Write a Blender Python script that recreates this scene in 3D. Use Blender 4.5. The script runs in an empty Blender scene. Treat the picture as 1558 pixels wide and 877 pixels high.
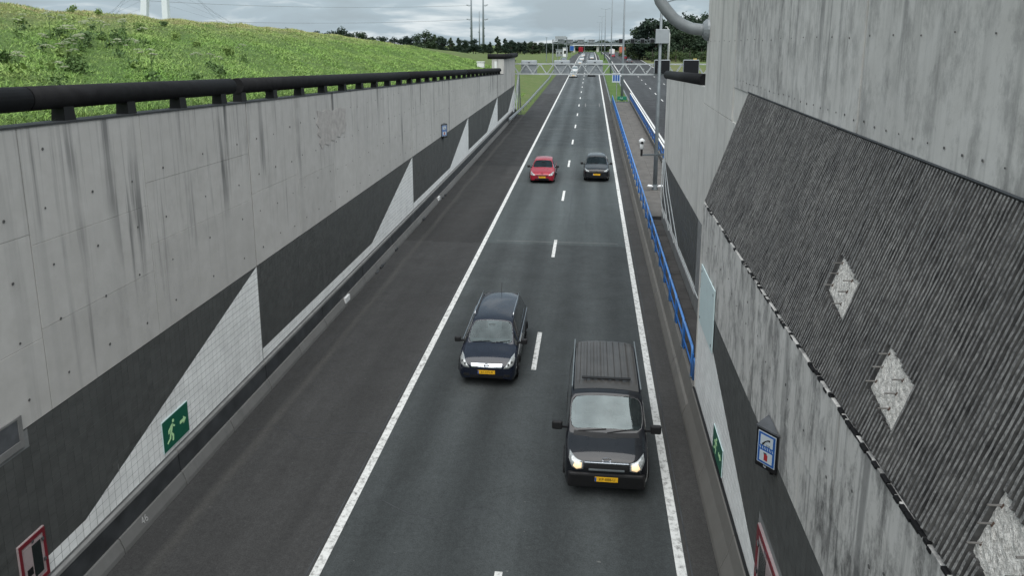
import bpy, bmesh, math, random
import numpy as np
from mathutils import Vector, Matrix
from mathutils.bvhtree import BVHTree
R = math.radians
random.seed(7)
rng = np.random.default_rng(7)
scene = bpy.context.scene
COL = scene.collection

# ------------------------------------------------------------------ camera
CAM_H = 10.474          # metres above the carriageway below the viewer
GRADE = 0.018057        # the carriageway climbs away from the tunnel
PITCH, YAW = 11.212, 5.999
cam = bpy.data.cameras.new('camera'); camo = bpy.data.objects.new('camera', cam); COL.objects.link(camo)
camo.location = (0, 0, CAM_H)
camo.rotation_euler = (R(90-PITCH), 0, R(YAW))
cam.sensor_width = 36.0; cam.lens = 36.0*1130/1558; cam.shift_y = -146.5/1558
cam.clip_start = 0.1; cam.clip_end = 9000
scene.camera = camo
# ------------------------------------------------------------------ world
SUN_EL, SUN_AZ = R(63), R(174)      # azimuth from +Y towards +X
world = bpy.data.worlds.new('World'); scene.world = world; world.use_nodes = True
def build_world():
    nt = world.node_tree; N = nt.nodes; L = nt.links; N.clear()
    out = N.new('ShaderNodeOutputWorld'); bg = N.new('ShaderNodeBackground'); bg.inputs[1].default_value = 0.05
    L.new(bg.outputs[0], out.inputs[0])
    sky = N.new('ShaderNodeTexSky'); sky.sky_type = 'NISHITA'; sky.sun_disc = False
    sky.sun_elevation = SUN_EL; sky.sun_rotation = SUN_AZ; sky.dust_density = 3.0; sky.air_density = 1.2
    tc = N.new('ShaderNodeTexCoord'); sp = N.new('ShaderNodeSeparateXYZ'); L.new(tc.outputs['Generated'], sp.inputs[0])
    mx = N.new('ShaderNodeMath'); mx.operation = 'MAXIMUM'; mx.inputs[1].default_value = 0.0; L.new(sp.outputs[2], mx.inputs[0])
    ad = N.new('ShaderNodeMath'); ad.operation = 'ADD'; ad.inputs[1].default_value = 0.17; L.new(mx.outputs[0], ad.inputs[0])
    dx = N.new('ShaderNodeMath'); dx.operation = 'DIVIDE'; L.new(sp.outputs[0], dx.inputs[0]); L.new(ad.outputs[0], dx.inputs[1])
    dy = N.new('ShaderNodeMath'); dy.operation = 'DIVIDE'; L.new(sp.outputs[1], dy.inputs[0]); L.new(ad.outputs[0], dy.inputs[1])
    cb = N.new('ShaderNodeCombineXYZ'); L.new(dx.outputs[0], cb.inputs[0]); L.new(dy.outputs[0], cb.inputs[1])
    n1 = N.new('ShaderNodeTexNoise'); n1.inputs['Scale'].default_value = 1.15; n1.inputs['Detail'].default_value = 6; n1.inputs['Roughness'].default_value = 0.52
    n1.inputs['Distortion'].default_value = 0.4
    L.new(cb.outputs[0], n1.inputs['Vector'])
    r = N.new('ShaderNodeValToRGB'); e = r.color_ramp.elements
    e[0].position = 0.38; e[0].color = (2.75, 3.35, 3.75, 1)
    e[1].position = 0.60; e[1].color = (5.5, 6.0, 6.25, 1)
    m = e.new(0.5); m.color = (3.15, 3.9, 4.4, 1)
    L.new(n1.outputs[0], r.inputs[0])
    mix = N.new('ShaderNodeMixRGB'); mix.inputs[0].default_value = 0.88
    L.new(sky.outputs[0], mix.inputs[1]); L.new(r.outputs[0], mix.inputs[2]); L.new(mix.outputs[0], bg.inputs[0])
build_world()
sun = bpy.data.lights.new('sun', 'SUN'); sun.energy = 1.5; sun.angle = R(84); sun.color = (1.0, 0.985, 0.962)
suno = bpy.data.objects.new('sun', sun); COL.objects.link(suno)
sd = Vector((math.sin(SUN_AZ)*math.cos(SUN_EL), math.cos(SUN_AZ)*math.cos(SUN_EL), math.sin(SUN_EL)))
suno.rotation_euler = sd.to_track_quat('Z', 'Y').to_euler(); suno.location = sd*60
vs = scene.view_settings
scene.display_settings.display_device = 'sRGB'
vs.view_transform = 'Standard'; vs.look = 'None'; vs.gamma = 1.0; vs.use_curve_mapping = False
vs.exposure = 1.56
scene.render.engine = 'CYCLES'

# ------------------------------------------------------------------ geometry of the place
def zr(y):
    """height of the carriageway at distance y"""
    if y <= 260: return GRADE*y
    u = min(y-260, 100.0)
    return GRADE*260 + GRADE*(u-u*u/200.0)
_p = R(PITCH); _w = R(YAW)
def ray(x, y):
    """direction of a photo pixel (1558 x 877)"""
    r, u, f = x-779.0, 292.0-y, 1130.0
    fh = f*math.cos(_p)+u*math.sin(_p); uw = u*math.cos(_p)-f*math.sin(_p)
    return (r*math.cos(_w)-fh*math.sin(_w), r*math.sin(_w)+fh*math.cos(_w), uw)
def onX(x, y, X):
    d = ray(x, y); t = X/d[0]; return Vector((X, d[1]*t, CAM_H+d[2]*t))
def onY(x, y, Y):
    d = ray(x, y); t = Y/d[1]; return Vector((d[0]*t, Y, CAM_H+d[2]*t))
def interp(x, xs, ys): return float(np.interp(x, xs, ys))

# ------------------------------------------------------------------ object helpers
def tag(o, label=None, cat=None, group=None, kind=None):
    if label: o['label'] = label
    if cat: o['category'] = cat
    if group: o['group'] = group
    if kind: o['kind'] = kind
    return o
def empty(name, loc=(0, 0, 0), rot=(0, 0, 0)):
    o = bpy.data.objects.new(name, None); COL.objects.link(o); o.location = loc; o.rotation_euler = rot
    o.empty_display_size = 0.2
    return o
def thing(name, label, cat, group=None, loc=(0, 0, 0), rot=(0, 0, 0)):
    return tag(empty(name, loc, rot), label, cat, group)
def link_mesh(name, me, mat=None, parent=None, loc=None):
    o = bpy.data.objects.new(name, me); COL.objects.link(o)
    if mat is not None and len(me.materials) == 0: me.materials.append(mat)
    if parent: o.parent = parent
    if loc is not None: o.location = loc
    return o
class MB:
    def __init__(s): s.v = []; s.f = []
    def add(s, vs_, fs_):
        b = len(s.v); s.v += [tuple(q) for q in vs_]; s.f += [tuple(i+b for i in q) for q in fs_]; return s
    def hexa(s, p):      # 8 points: bottom 4 (ccw), top 4
        return s.add(p, [(3, 2, 1, 0), (4, 5, 6, 7), (0, 1, 5, 4), (1, 2, 6, 5), (2, 3, 7, 6), (3, 0, 4, 7)])
    def box(s, x0, x1, y0, y1, z0, z1):
        return s.hexa([(x0, y0, z0), (x1, y0, z0), (x1, y1, z0), (x0, y1, z0), (x0, y0, z1), (x1, y0, z1), (x1, y1, z1), (x0, y1, z1)])
    def rbox(s, x0, x1, y0, y1, h0, h1, h0b=None, h1b=None):   # heights above the carriageway
        h0b = h0 if h0b is None else h0b; h1b = h1 if h1b is None else h1b
        a, b = zr(y0), zr(y1)
        return s.hexa([(x0, y0, a+h0), (x1, y0, a+h0), (x1, y1, b+h0b), (x0, y1, b+h0b), (x0, y0, a+h1), (x1, y0, a+h1), (x1, y1, b+h1b), (x0, y1, b+h1b)])
    def obox(s, c, ax, ay, az, sx, sy, sz):
        c = Vector(c); ax, ay, az = Vector(ax)*sx/2, Vector(ay)*sy/2, Vector(az)*sz/2
        return s.hexa([c-ax-ay-az, c+ax-ay-az, c+ax+ay-az, c-ax+ay-az, c-ax-ay+az, c+ax-ay+az, c+ax+ay+az, c-ax+ay+az])
    def bar(s, a, b, w, h=None):
        a, b = Vector(a), Vector(b); h = h or w; d = (b-a).normalized()
        up = Vector((0, 0, 1)) if abs(d.z) < 0.95 else Vector((0, 1, 0))
        sx = d.cross(up).normalized(); sz = sx.cross(d)
        return s.obox((a+b)/2, sx, d, sz, w, (b-a).length, h)
    def sweep(s, profile, ys, cap=True, road=True):   # profile (x,h) closed, swept along y
        n = len(profile); vs_ = []; fs_ = []
        for y in ys:
            z = zr(y) if road else 0.0
            vs_ += [(x, y, z+h) for x, h in profile]
        for k in range(len(ys)-1):
            for i in range(n):
                j = (i+1) % n
                fs_.append((k*n+i, k*n+j, (k+1)*n+j, (k+1)*n+i))
        if cap:
            fs_.append(tuple(range(n-1, -1, -1))); m = (len(ys)-1)*n; fs_.append(tuple(range(m, m+n)))
        return s.add(vs_, fs_)
    def sheet(s, profile, ys, road=True):             # open profile (x,h) left to right
        n = len(profile); vs_ = []; fs_ = []
        for y in ys:
            z = zr(y) if road else 0.0
            vs_ += [(x, y, z+h) for x, h in profile]
        for k in range(len(ys)-1):
            for i in range(n-1):
                fs_.append((k*n+i, k*n+i+1, (k+1)*n+i+1, (k+1)*n+i))
        return s.add(vs_, fs_)
    def tube(s, path, r, n=10, caps=True):
        P = [Vector(q) for q in path]; m = len(P)
        rr = r if isinstance(r, (list, tuple)) else [r]*m
        vs_ = []; fs_ = []; ref = None
        for i in range(m):
            t = (P[min(i+1, m-1)]-P[max(i-1, 0)]).normalized()
            if ref is None: ref = Vector((0, 0, 1)) if abs(t.z) < 0.9 else Vector((1, 0, 0))
            a = t.cross(ref)
            a = a.normalized() if a.length > 1e-4 else t.orthogonal().normalized()
            b = a.cross(t); ref = b
            for k in range(n):
                an = 2*math.pi*k/n; vs_.append(P[i]+a*math.cos(an)*rr[i]+b*math.sin(an)*rr[i])
        for i in range(m-1):
            for k in range(n):
                k2 = (k+1) % n; fs_.append((i*n+k, i*n+k2, (i+1)*n+k2, (i+1)*n+k))
        if caps: fs_.append(tuple(range(n-1, -1, -1))); fs_.append(tuple(range((m-1)*n, m*n)))
        return s.add(vs_, fs_)
    def poly(s, pts, d):   # flat polygon extruded by vector d
        n = len(pts); d = Vector(d); vs_ = [Vector(p) for p in pts]+[Vector(p)+d for p in pts]
        fs_ = [tuple(range(n-1, -1, -1)), tuple(range(n, 2*n))]+[(i, (i+1) % n, (i+1) % n+n, i+n) for i in range(n)]
        return s.add(vs_, fs_)
    def mesh(s, name, smooth=False, fix=True):
        me = bpy.data.meshes.new(name); me.from_pydata(s.v, [], s.f)
        if fix:
            bm = bmesh.new(); bm.from_mesh(me); bmesh.ops.recalc_face_normals(bm, faces=bm.faces); bm.to_mesh(me); bm.free()
        if smooth: me.polygons.foreach_set('use_smooth', [True]*len(me.polygons))
        me.update(); return me
    def build(s, name, mat, parent=None, smooth=False, fix=True, bevel=0.0, loc=None):
        me = s.mesh(name, smooth, fix); o = link_mesh(name, me, mat, parent, loc)
        if bevel:
            md = o.modifiers.new('bevel', 'BEVEL'); md.width = bevel; md.segments = 2; md.limit_method = 'ANGLE'; md.angle_limit = R(35)
        return o
def copy_tree(o, parent=None):
    c = o.copy(); COL.objects.link(c)
    if parent: c.parent = parent
    for ch in o.children: copy_tree(ch, c)
    return c
def yrange(a, b, step):
    n = max(1, int(math.ceil((b-a)/step))); return [a+(b-a)*i/n for i in range(n+1)]

# ------------------------------------------------------------------ materials
class NT:
    def __init__(s, name):
        s.m = bpy.data.materials.new(name); s.m.use_nodes = True; s.t = s.m.node_tree
        s.b = s.t.nodes['Principled BSDF']; s._pos = None
    def n(s, typ, **kw):
        nd = s.t.nodes.new(typ)
        for k, v in kw.items(): setattr(nd, k, v)
        return nd
    def l(s, a, b): s.t.links.new(a, b)
    def pos(s, scale=(1, 1, 1)):
        if s._pos is None: s._pos = s.n('ShaderNodeNewGeometry').outputs['Position']
        if scale == (1, 1, 1): return s._pos
        mp = s.n('ShaderNodeMapping'); mp.inputs['Scale'].default_value = scale; s.l(s._pos, mp.inputs[0]); return mp.outputs[0]
    def noise(s, scale=(1, 1, 1), sc=1.0, det=4, rough=0.55, dist=0.0):
        nd = s.n('ShaderNodeTexNoise'); nd.inputs['Scale'].default_value = sc; nd.inputs['Detail'].default_value = det
        nd.inputs['Roughness'].default_value = rough; nd.inputs['Distortion'].default_value = dist
        s.l(s.pos(scale), nd.inputs['Vector']); return nd.outputs[0]
    def ramp(s, fac, *stops, interp='LINEAR'):
        r = s.n('ShaderNodeValToRGB'); r.color_ramp.interpolation = interp; e = r.color_ramp.elements
        for i, (p_, c) in enumerate(stops):
            c = (c, c, c, 1) if not isinstance(c, (tuple, list)) else tuple(c)+(1,)
            if i < 2: e[i].position = p_; e[i].color = c
            else: k = e.new(p_); k.color = c
        s.l(fac, r.inputs[0]); return r.outputs[0]
    def mix(s, fac, a, b, mode='MIX'):
        m = s.n('ShaderNodeMixRGB', blend_type=mode)
        for i, v in ((0, fac), (1, a), (2, b)):
            if isinstance(v, (int, float)): m.inputs[i].default_value = v if i == 0 else (v, v, v, 1)
            elif isinstance(v, (tuple, list)): m.inputs[i].default_value = tuple(v)+(1,)
            else: s.l(v, m.inputs[i])
        return m.outputs[0]
    def math(s, op, a, b=None, c=None):
        m = s.n('ShaderNodeMath', operation=op)
        for i, v in enumerate((a, b, c)):
            if v is None: continue
            if isinstance(v, (int, float)): m.inputs[i].default_value = v
            else: s.l(v, m.inputs[i])
        return m.outputs[0]
    def xyz(s):
        sp = s.n('ShaderNodeSeparateXYZ'); s.l(s.pos(), sp.inputs[0]); return sp.outputs
    def objrand(s): return s.n('ShaderNodeObjectInfo').outputs['Random']
    def bump(s, h, strength=0.3, dist=0.02):
        b = s.n('ShaderNodeBump'); b.inputs['Strength'].default_value = strength; b.inputs['Distance'].default_value = dist
        s.l(h, b.inputs['Height']); s.l(b.outputs[0], s.b.inputs['Normal'])
    def set(s, color=None, rough=None, metal=None, spec=None, coat=None, emit=None, es=1.0, coatr=0.03):
        I = s.b.inputs
        for k, v in (('Base Color', color), ('Roughness', rough), ('Metallic', metal), ('Specular IOR Level', spec), ('Coat Weight', coat), ('Emission Color', emit)):
            if v is None: continue
            if isinstance(v, (int, float)): I[k].default_value = v
            elif isinstance(v, (tuple, list)): I[k].default_value = tuple(v)+(1,)
            else: s.l(v, I[k])
        if coat: I['Coat Roughness'].default_value = coatr; I['Coat IOR'].default_value = 1.5
        if emit is not None: I['Emission Strength'].default_value = es
        return s.m
def plain(name, color, rough=0.6, metal=0.0, spec=0.4, coat=None, var=0.12, sc=3.0, **kw):
    t = NT(name); n = t.noise(sc=sc, det=5)
    c = t.mix(1.0, tuple(color), t.ramp(n, (0.25, 1-var), (0.75, 1+var)), 'MULTIPLY')
    return t.set(c, rough, metal, spec, coat, **kw)
def scale3(c, k): return tuple(x*k for x in c)
def concrete(name, base, streak=0.6, topz=None, warm=0.0, dark_patch=0.35, mott=0.0):
    t = NT(name)
    big = t.noise((1, 1, 1), 0.35, 4)
    med = t.noise((1, 1, 1), 2.2, 6, 0.62)
    fine = t.noise((1, 1, 1), 26, 4, 0.7)
    c = t.mix(big, scale3(base, 0.84), scale3(base, 1.12))
    c = t.mix(t.ramp(med, (0.3, 0.0), (0.7, 0.55)), c, scale3((base[0], base[1]*0.99, base[2]*0.97), 0.78))
    # vertical weather streaks
    st = t.noise((2.6, 2.6, 0.10), 1.0, 6, 0.6, 0.25)
    st2 = t.noise((9, 9, 0.22), 1.0, 5, 0.6)
    patch = t.noise((0.5, 0.35, 0.35), 0.55, 3, 0.55)
    sm = t.math('MULTIPLY', t.ramp(st, (0.54, 0.0), (0.63, 1.0)), t.ramp(patch, (0.40, 0.15), (0.55, 1.0)))
    sm2 = t.math('MULTIPLY', t.ramp(st2, (0.56, 0.0), (0.72, 1.0)), t.ramp(patch, (0.36, 0.2), (0.6, 1.0)))
    if topz is not None:
        z = t.xyz()[2]; y = t.xyz()[1]
        tz = t.math('ADD', t.math('MULTIPLY', y, topz[1]), topz[0])
        d = t.math('SUBTRACT', tz, z)
        k = t.ramp(t.math('DIVIDE', t.math('MULTIPLY', d, t.ramp(t.noise((1.3, 1.3, 0.0), 1.0, 2), (0.35, 2.2), (0.65, 0.6))), 4.0), (0.0, 1.0), (0.55, 0.75), (1.0, 0.06))
        sm = t.math('MULTIPLY', sm, k); sm2 = t.math('MULTIPLY', sm2, k)
    c = t.mix(t.math('MULTIPLY', sm, streak), c, scale3((0.95, 1.0, 1.03), 0.07))
    c = t.mix(t.math('MULTIPLY', sm2, streak*0.75), c, scale3((1.0, 1.0, 1.0), 0.09))
    # blotchy lichen and dirt
    bl = t.math('MULTIPLY', t.ramp(t.noise((1.4, 1.4, 0.6), 1.6, 11, 0.75, 0.15), (0.50, 0.0), (0.64, 1.0)), t.ramp(patch, (0.42, 0.0), (0.62, 1.0)))
    c = t.mix(t.math('MULTIPLY', bl, dark_patch), c, (0.09, 0.09, 0.088))
    if mott: c = t.mix(t.math('MULTIPLY', t.ramp(t.noise((1.0, 1.0, 0.5), 2.6, 11, 0.74, 0.15), (0.48, 0.0), (0.62, 1.0)), mott), c, (0.12, 0.12, 0.118))
    c = t.mix(t.ramp(fine, (0.22, 0.5), (0.36, 0.0)), c, scale3(base, 0.35))
    if warm: c = t.mix(warm, c, (base[0]*1.05, base[1]*0.97, base[2]*0.9))
    c = t.mix(1.0, c, t.ramp(t.objrand(), (0.0, 0.95), (1.0, 1.05)), 'MULTIPLY')
    t.bump(t.math('ADD', t.math('MULTIPLY', fine, 0.5), med), 0.25, 0.01)
    return t.set(c, 0.88, 0, 0.25)
M = {}
M['conc_left'] = concrete('concrete_weathered', (0.495, 0.485, 0.468), 0.95, topz=(9.35, -0.0254), dark_patch=0.16)
M['conc_tall'] = concrete('concrete_tall', (0.575, 0.565, 0.545), 0.5, dark_patch=0.7, mott=0.42)
M['conc_clean'] = concrete('concrete_clean', (0.59, 0.58, 0.55), 0.3, dark_patch=0.15)
M['conc_low'] = concrete('concrete_low', (0.56, 0.55, 0.53), 0.55, dark_patch=0.95, mott=0.75)
M['kerb'] = concrete('concrete_kerb', (0.15, 0.15, 0.147), 0.25, dark_patch=0.3)
M['kerb_r'] = concrete('concrete_kerb_brown', (0.15, 0.145, 0.135), 0.3, dark_patch=0.4)
M['bitumen'] = plain('bitumen_paint', (0.038, 0.041, 0.044), 0.6, var=0.5, sc=2)
M['ledge_pale'] = plain('chalk', (0.34, 0.34, 0.335), 0.9, var=0.5, sc=30)
M['ledge'] = plain('ledge_concrete', (0.17, 0.17, 0.167), 0.8, var=0.25, sc=4)
def asphalt(name, base, patches, track=0.0, dust=None):
    t = NT(name); x, y, z = t.xyz()
    big = t.noise((0.9, 0.06, 1), 1.0, 5, 0.6); blot = t.noise((1, 1, 1), 0.8, 6, 0.62); fine = t.noise((1, 1, 1), 34, 3, 0.75); grit = t.noise((1, 1, 1), 9, 6, 0.8)
    c = t.mix(t.ramp(big, (0.3, 0), (0.7, 1)), scale3(base, 0.74), scale3(base, 1.26))
    c = t.mix(t.ramp(blot, (0.35, 0.0), (0.7, 0.45)), c, scale3(base, 0.7))
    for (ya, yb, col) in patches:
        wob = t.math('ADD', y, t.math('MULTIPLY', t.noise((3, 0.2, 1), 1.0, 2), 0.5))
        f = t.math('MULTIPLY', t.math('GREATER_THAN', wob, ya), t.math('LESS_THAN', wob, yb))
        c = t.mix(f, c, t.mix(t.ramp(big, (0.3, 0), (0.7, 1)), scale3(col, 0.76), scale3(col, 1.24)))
    if dust is not None:   # pale dust line swept together by traffic
        dd = t.math('ABSOLUTE', t.math('SUBTRACT', t.math('ADD', x, t.math('MULTIPLY', t.noise((0.5, 0.25, 1), 1.0, 3), 0.3)), dust+0.15))
        c = t.mix(t.math('MULTIPLY', t.ramp(dd, (0.03, 0.3), (0.2, 0.0)), t.ramp(blot, (0.3, 0.4), (0.7, 1.0))), c, (0.12, 0.115, 0.105))
    if track:   # polished wheel tracks
        w = t.math('SINE', t.math('MULTIPLY_ADD', x, 2*math.pi/1.8, 0.75))
        c = t.mix(1.0, c, t.ramp(t.math('MULTIPLY_ADD', w, 0.5, 0.5), (0.0, 1-track), (1.0, 1+track)), 'MULTIPLY')
    c = t.mix(1.0, c, t.ramp(fine, (0.3, 0.66), (0.7, 1.2)), 'MULTIPLY')
    c = t.mix(1.0, c, t.ramp(grit, (0.3, 0.8), (0.7, 1.22)), 'MULTIPLY')
    c = t.mix(t.ramp(t.noise((1, 1, 1), 6.5, 2, 0.5), (0.76, 0.0), (0.80, 0.5)), c, (0.2, 0.2, 0.19))
    t.bump(fine, 0.35, 0.01)
    rg = t.ramp(blot, (0.3, 0.62), (0.7, 0.78))
    return t.set(c, rg, 0, 0.22)
M['asphalt'] = asphalt('asphalt_lanes', (0.0504, 0.0564, 0.0576), [(36.2, 68, (0.0636, 0.0732, 0.0744)), (68, 93, (0.0516, 0.0600, 0.0624)), (93, 118, (0.0600, 0.0696, 0.0720)), (118, 900, (0.0672, 0.0756, 0.0780))], 0.17)
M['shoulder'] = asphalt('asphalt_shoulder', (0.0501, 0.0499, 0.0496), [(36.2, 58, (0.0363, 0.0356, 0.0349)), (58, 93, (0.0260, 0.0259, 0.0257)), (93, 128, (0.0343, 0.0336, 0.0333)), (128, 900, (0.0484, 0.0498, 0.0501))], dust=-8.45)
M['asphalt2'] = asphalt('asphalt_other_side', (0.0368, 0.0374, 0.0397), [(118, 900, (0.0437, 0.0460, 0.0483))], 0.06)
M['strip'] = asphalt('asphalt_edge_strip', (0.0540, 0.0525, 0.0507), [])
def paint_mat():
    t = NT('road_paint'); n = t.noise((1, 1, 1), 7, 7, 0.75)
    w = t.ramp(n, (0.33, (0.16, 0.16, 0.155)), (0.50, (0.60, 0.605, 0.59)), (0.7, (0.70, 0.705, 0.69)))
    return t.set(w, 0.7, 0, 0.3)
M['paint'] = paint_mat()
def tile_mat(name, base, rough, v, dirt):
    t = NT(name); x, y, z = t.xyz()
    cy = t.math('FLOOR', t.math('DIVIDE', y, 0.2)); cz = t.math('FLOOR', t.math('DIVIDE', t.math('SUBTRACT', z, t.math('MULTIPLY', y, GRADE)), 0.17))
    cb_ = t.n('ShaderNodeCombineXYZ'); t.l(cy, cb_.inputs[0]); t.l(cz, cb_.inputs[1]); wn = t.n('ShaderNodeTexWhiteNoise', noise_dimensions='2D'); t.l(cb_.outputs[0], wn.inputs['Vector'])
    c = t.mix(1.0, tuple(base), t.ramp(wn.outputs['Value'], (0.0, 1-v), (1.0, 1+v)), 'MULTIPLY')
    g = t.noise((1, 1, 0.4), 1.3, 6, 0.65); c = t.mix(t.math('MULTIPLY', t.ramp(g, (0.42, 0), (0.7, 1)), dirt), c, (0.11, 0.11, 0.105))
    return t.set(c, t.ramp(g, (0.3, rough), (0.7, rough+0.25)), 0, 0.45)
M['tile_white'] = tile_mat('tile_white', (0.86, 0.87, 0.86), 0.3, 0.06, 0.2)
M['tile_dark'] = tile_mat('tile_dark', (0.068, 0.071, 0.069), 0.42, 0.14, 0.12)
M['grout'] = plain('grout', (0.14, 0.145, 0.145), 0.9, var=0.2)
M['grout_dark'] = plain('grout_dark', (0.19, 0.195, 0.195), 0.9, var=0.25)
M['black_pipe'] = plain('black_rubber_pipe', (0.009, 0.009, 0.010), 0.75, var=0.5, sc=4, spec=0.2)
M['black'] = plain('black_matt', (0.008, 0.008, 0.009), 0.5, spec=0.3)
M['black_gloss'] = plain('black_screen', (0.006, 0.006, 0.008), 0.22, spec=0.4)
M['blue'] = plain('blue_paint', (0.02, 0.13, 0.42), 0.4, var=0.25, spec=0.5)
M['rail_sheen'] = plain('rail_sheen', (0.7, 0.71, 0.7), 0.45, var=0.08)
M['galv'] = plain('galvanised_steel', (0.27, 0.29, 0.30), 0.45, 0.3, var=0.18, sc=2)
M['galv_pale'] = plain('galvanised_pale', (0.37, 0.395, 0.40), 0.5, 0.1, var=0.15, sc=2)
M['vent'] = plain('vent_grey', (0.085, 0.09, 0.098), 0.5, var=0.3, sc=4)
M['galv_dark'] = plain('galvanised_weathered', (0.15, 0.17, 0.18), 0.5, 0.3, var=0.2, sc=2)
M['grey_sign'] = plain('sign_back_grey', (0.27, 0.295, 0.31), 0.5, 0.0, var=0.1)
M['green'] = plain('exit_green', (0.004, 0.10, 0.060), 0.4, var=0.06)
M['lime'] = plain('pictogram_lime', (0.50, 0.80, 0.42), 0.5, var=0.04)
M['sign_blue'] = plain('sign_blue', (0.015, 0.085, 0.30), 0.35, var=0.08)
M['sign_white'] = plain('sign_white', (0.44, 0.49, 0.53), 0.35, var=0.05)
M['sign_red'] = plain('sign_red', (0.30, 0.025, 0.03), 0.4, var=0.1)
M['red_frame'] = plain('cabinet_red', (0.15, 0.012, 0.02), 0.45, var=0.2)
M['pink'] = plain('cabinet_panel', (0.33, 0.27, 0.27), 0.5, var=0.2)
M['cab_glass'] = plain('cabinet_glass', (0.012, 0.017, 0.017), 0.15, spec=0.5)
M['blue_panel'] = plain('pale_blue_panel', (0.58, 0.70, 0.71), 0.4, var=0.05)
M['tyre'] = plain('tyre_rubber', (0.012, 0.012, 0.012), 0.8, spec=0.2)
M['rim'] = plain('alloy_rim', (0.45, 0.46, 0.48), 0.3, 0.8)
M['plate'] = plain('plate_yellow', (0.75, 0.42, 0.02), 0.45, var=0.06)
M['trim'] = plain('plastic_trim', (0.012, 0.012, 0.013), 0.55, spec=0.35)
M['chrome'] = plain('chrome', (0.55, 0.57, 0.6), 0.15, 1.0, var=0.05)
M['lamp'] = plain('lamp_lens', (0.36, 0.38, 0.38), 0.10, 0.3, coat=1.0, var=0.5, sc=22)
M['bulb'] = plain('lit_headlamp', (0.9, 0.75, 0.5), 0.3, var=0.1, emit=(1.0, 0.66, 0.34), es=0.22)
M['concrete_white'] = plain('pylon_white', (0.62, 0.66, 0.68), 0.6, var=0.06)
M['steel_far'] = plain('mast_grey', (0.17, 0.195, 0.21), 0.5, 0.1, var=0.06)
M['wire'] = plain('wire_grey', (0.16, 0.17, 0.18), 0.6)
M['brick_red'] = plain('tarpaulin_red', (0.42, 0.12, 0.07), 0.6)
M['white'] = plain('white_paint', (0.68, 0.69, 0.69), 0.45, var=0.08)
M['yellow'] = plain('yellow_paint', (0.6, 0.45, 0.15), 0.5)
M['paving'] = plain('walkway_brown', (0.098, 0.092, 0.085), 0.85, var=0.3, sc=1.5)
M['paver_dark'] = plain('walkway_dark', (0.055, 0.052, 0.05), 0.85, var=0.4, sc=1.5)
M['hole'] = plain('tie_hole_plug', (0.09, 0.09, 0.088), 0.9, var=0.3)
M['rust'] = plain('rusty_steel', (0.10, 0.065, 0.05), 0.8, 0.3, var=0.4, sc=8)
M['steel_pin'] = plain('steel_pin', (0.20, 0.19, 0.18), 0.6, 0.5, var=0.4, sc=8)
M['bark'] = plain('bark', (0.07, 0.06, 0.05), 0.9, var=0.3)
def leaf_mat(name, a, b):
    t = NT(name); c = t.mix(t.noise(sc=0.7, det=3), a, b)
    c = t.mix(1.0, c, t.ramp(t.objrand(), (0, (0.65, 0.68, 0.75)), (0.5, (1.0, 1.0, 0.95)), (1, (1.7, 1.5, 1.15))), 'MULTIPLY')
    return t.set(c, 0.7, 0, 0.2)
M['leaf_dark'] = leaf_mat('foliage_dark', (0.018, 0.033, 0.024), (0.032, 0.054, 0.035))  # bluish cast of distance haze mixed into the leaf colour
M['leaf_mid'] = leaf_mat('foliage_mid', (0.032, 0.055, 0.024), (0.055, 0.085, 0.035))
M['leaf_weed'] = leaf_mat('foliage_weed', (0.085, 0.15, 0.05), (0.13, 0.20, 0.075))
M['umbel'] = plain('umbel_white', (0.80, 0.81, 0.72), 0.8)
def grass_mat(name, blade):
    t = NT(name)
    at = t.n('ShaderNodeAttribute', attribute_name='dry').outputs['Fac']
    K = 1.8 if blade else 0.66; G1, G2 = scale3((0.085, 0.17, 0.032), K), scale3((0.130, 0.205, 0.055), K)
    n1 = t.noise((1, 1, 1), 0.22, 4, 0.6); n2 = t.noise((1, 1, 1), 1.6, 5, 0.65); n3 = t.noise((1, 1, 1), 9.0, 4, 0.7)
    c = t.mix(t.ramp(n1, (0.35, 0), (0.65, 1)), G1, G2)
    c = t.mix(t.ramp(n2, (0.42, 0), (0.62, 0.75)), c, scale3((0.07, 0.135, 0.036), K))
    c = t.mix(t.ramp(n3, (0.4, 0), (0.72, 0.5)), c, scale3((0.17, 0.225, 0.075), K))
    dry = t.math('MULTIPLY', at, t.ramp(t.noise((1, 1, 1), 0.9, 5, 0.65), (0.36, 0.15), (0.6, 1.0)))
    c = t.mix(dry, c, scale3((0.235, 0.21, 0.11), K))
    if blade:
        sp = t.n('ShaderNodeAttribute', attribute_name='shade').outputs['Fac']
        c = t.mix(1.0, c, t.ramp(sp, (0, 0.86), (1, 1.14)), 'MULTIPLY')
    else: t.bump(n3, 0.5, 0.08)
    return t.set(c, 0.8, 0, 0.15)
M['ground'] = grass_mat('grass_ground', False); M['blade'] = grass_mat('grass_blades', True)

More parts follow.
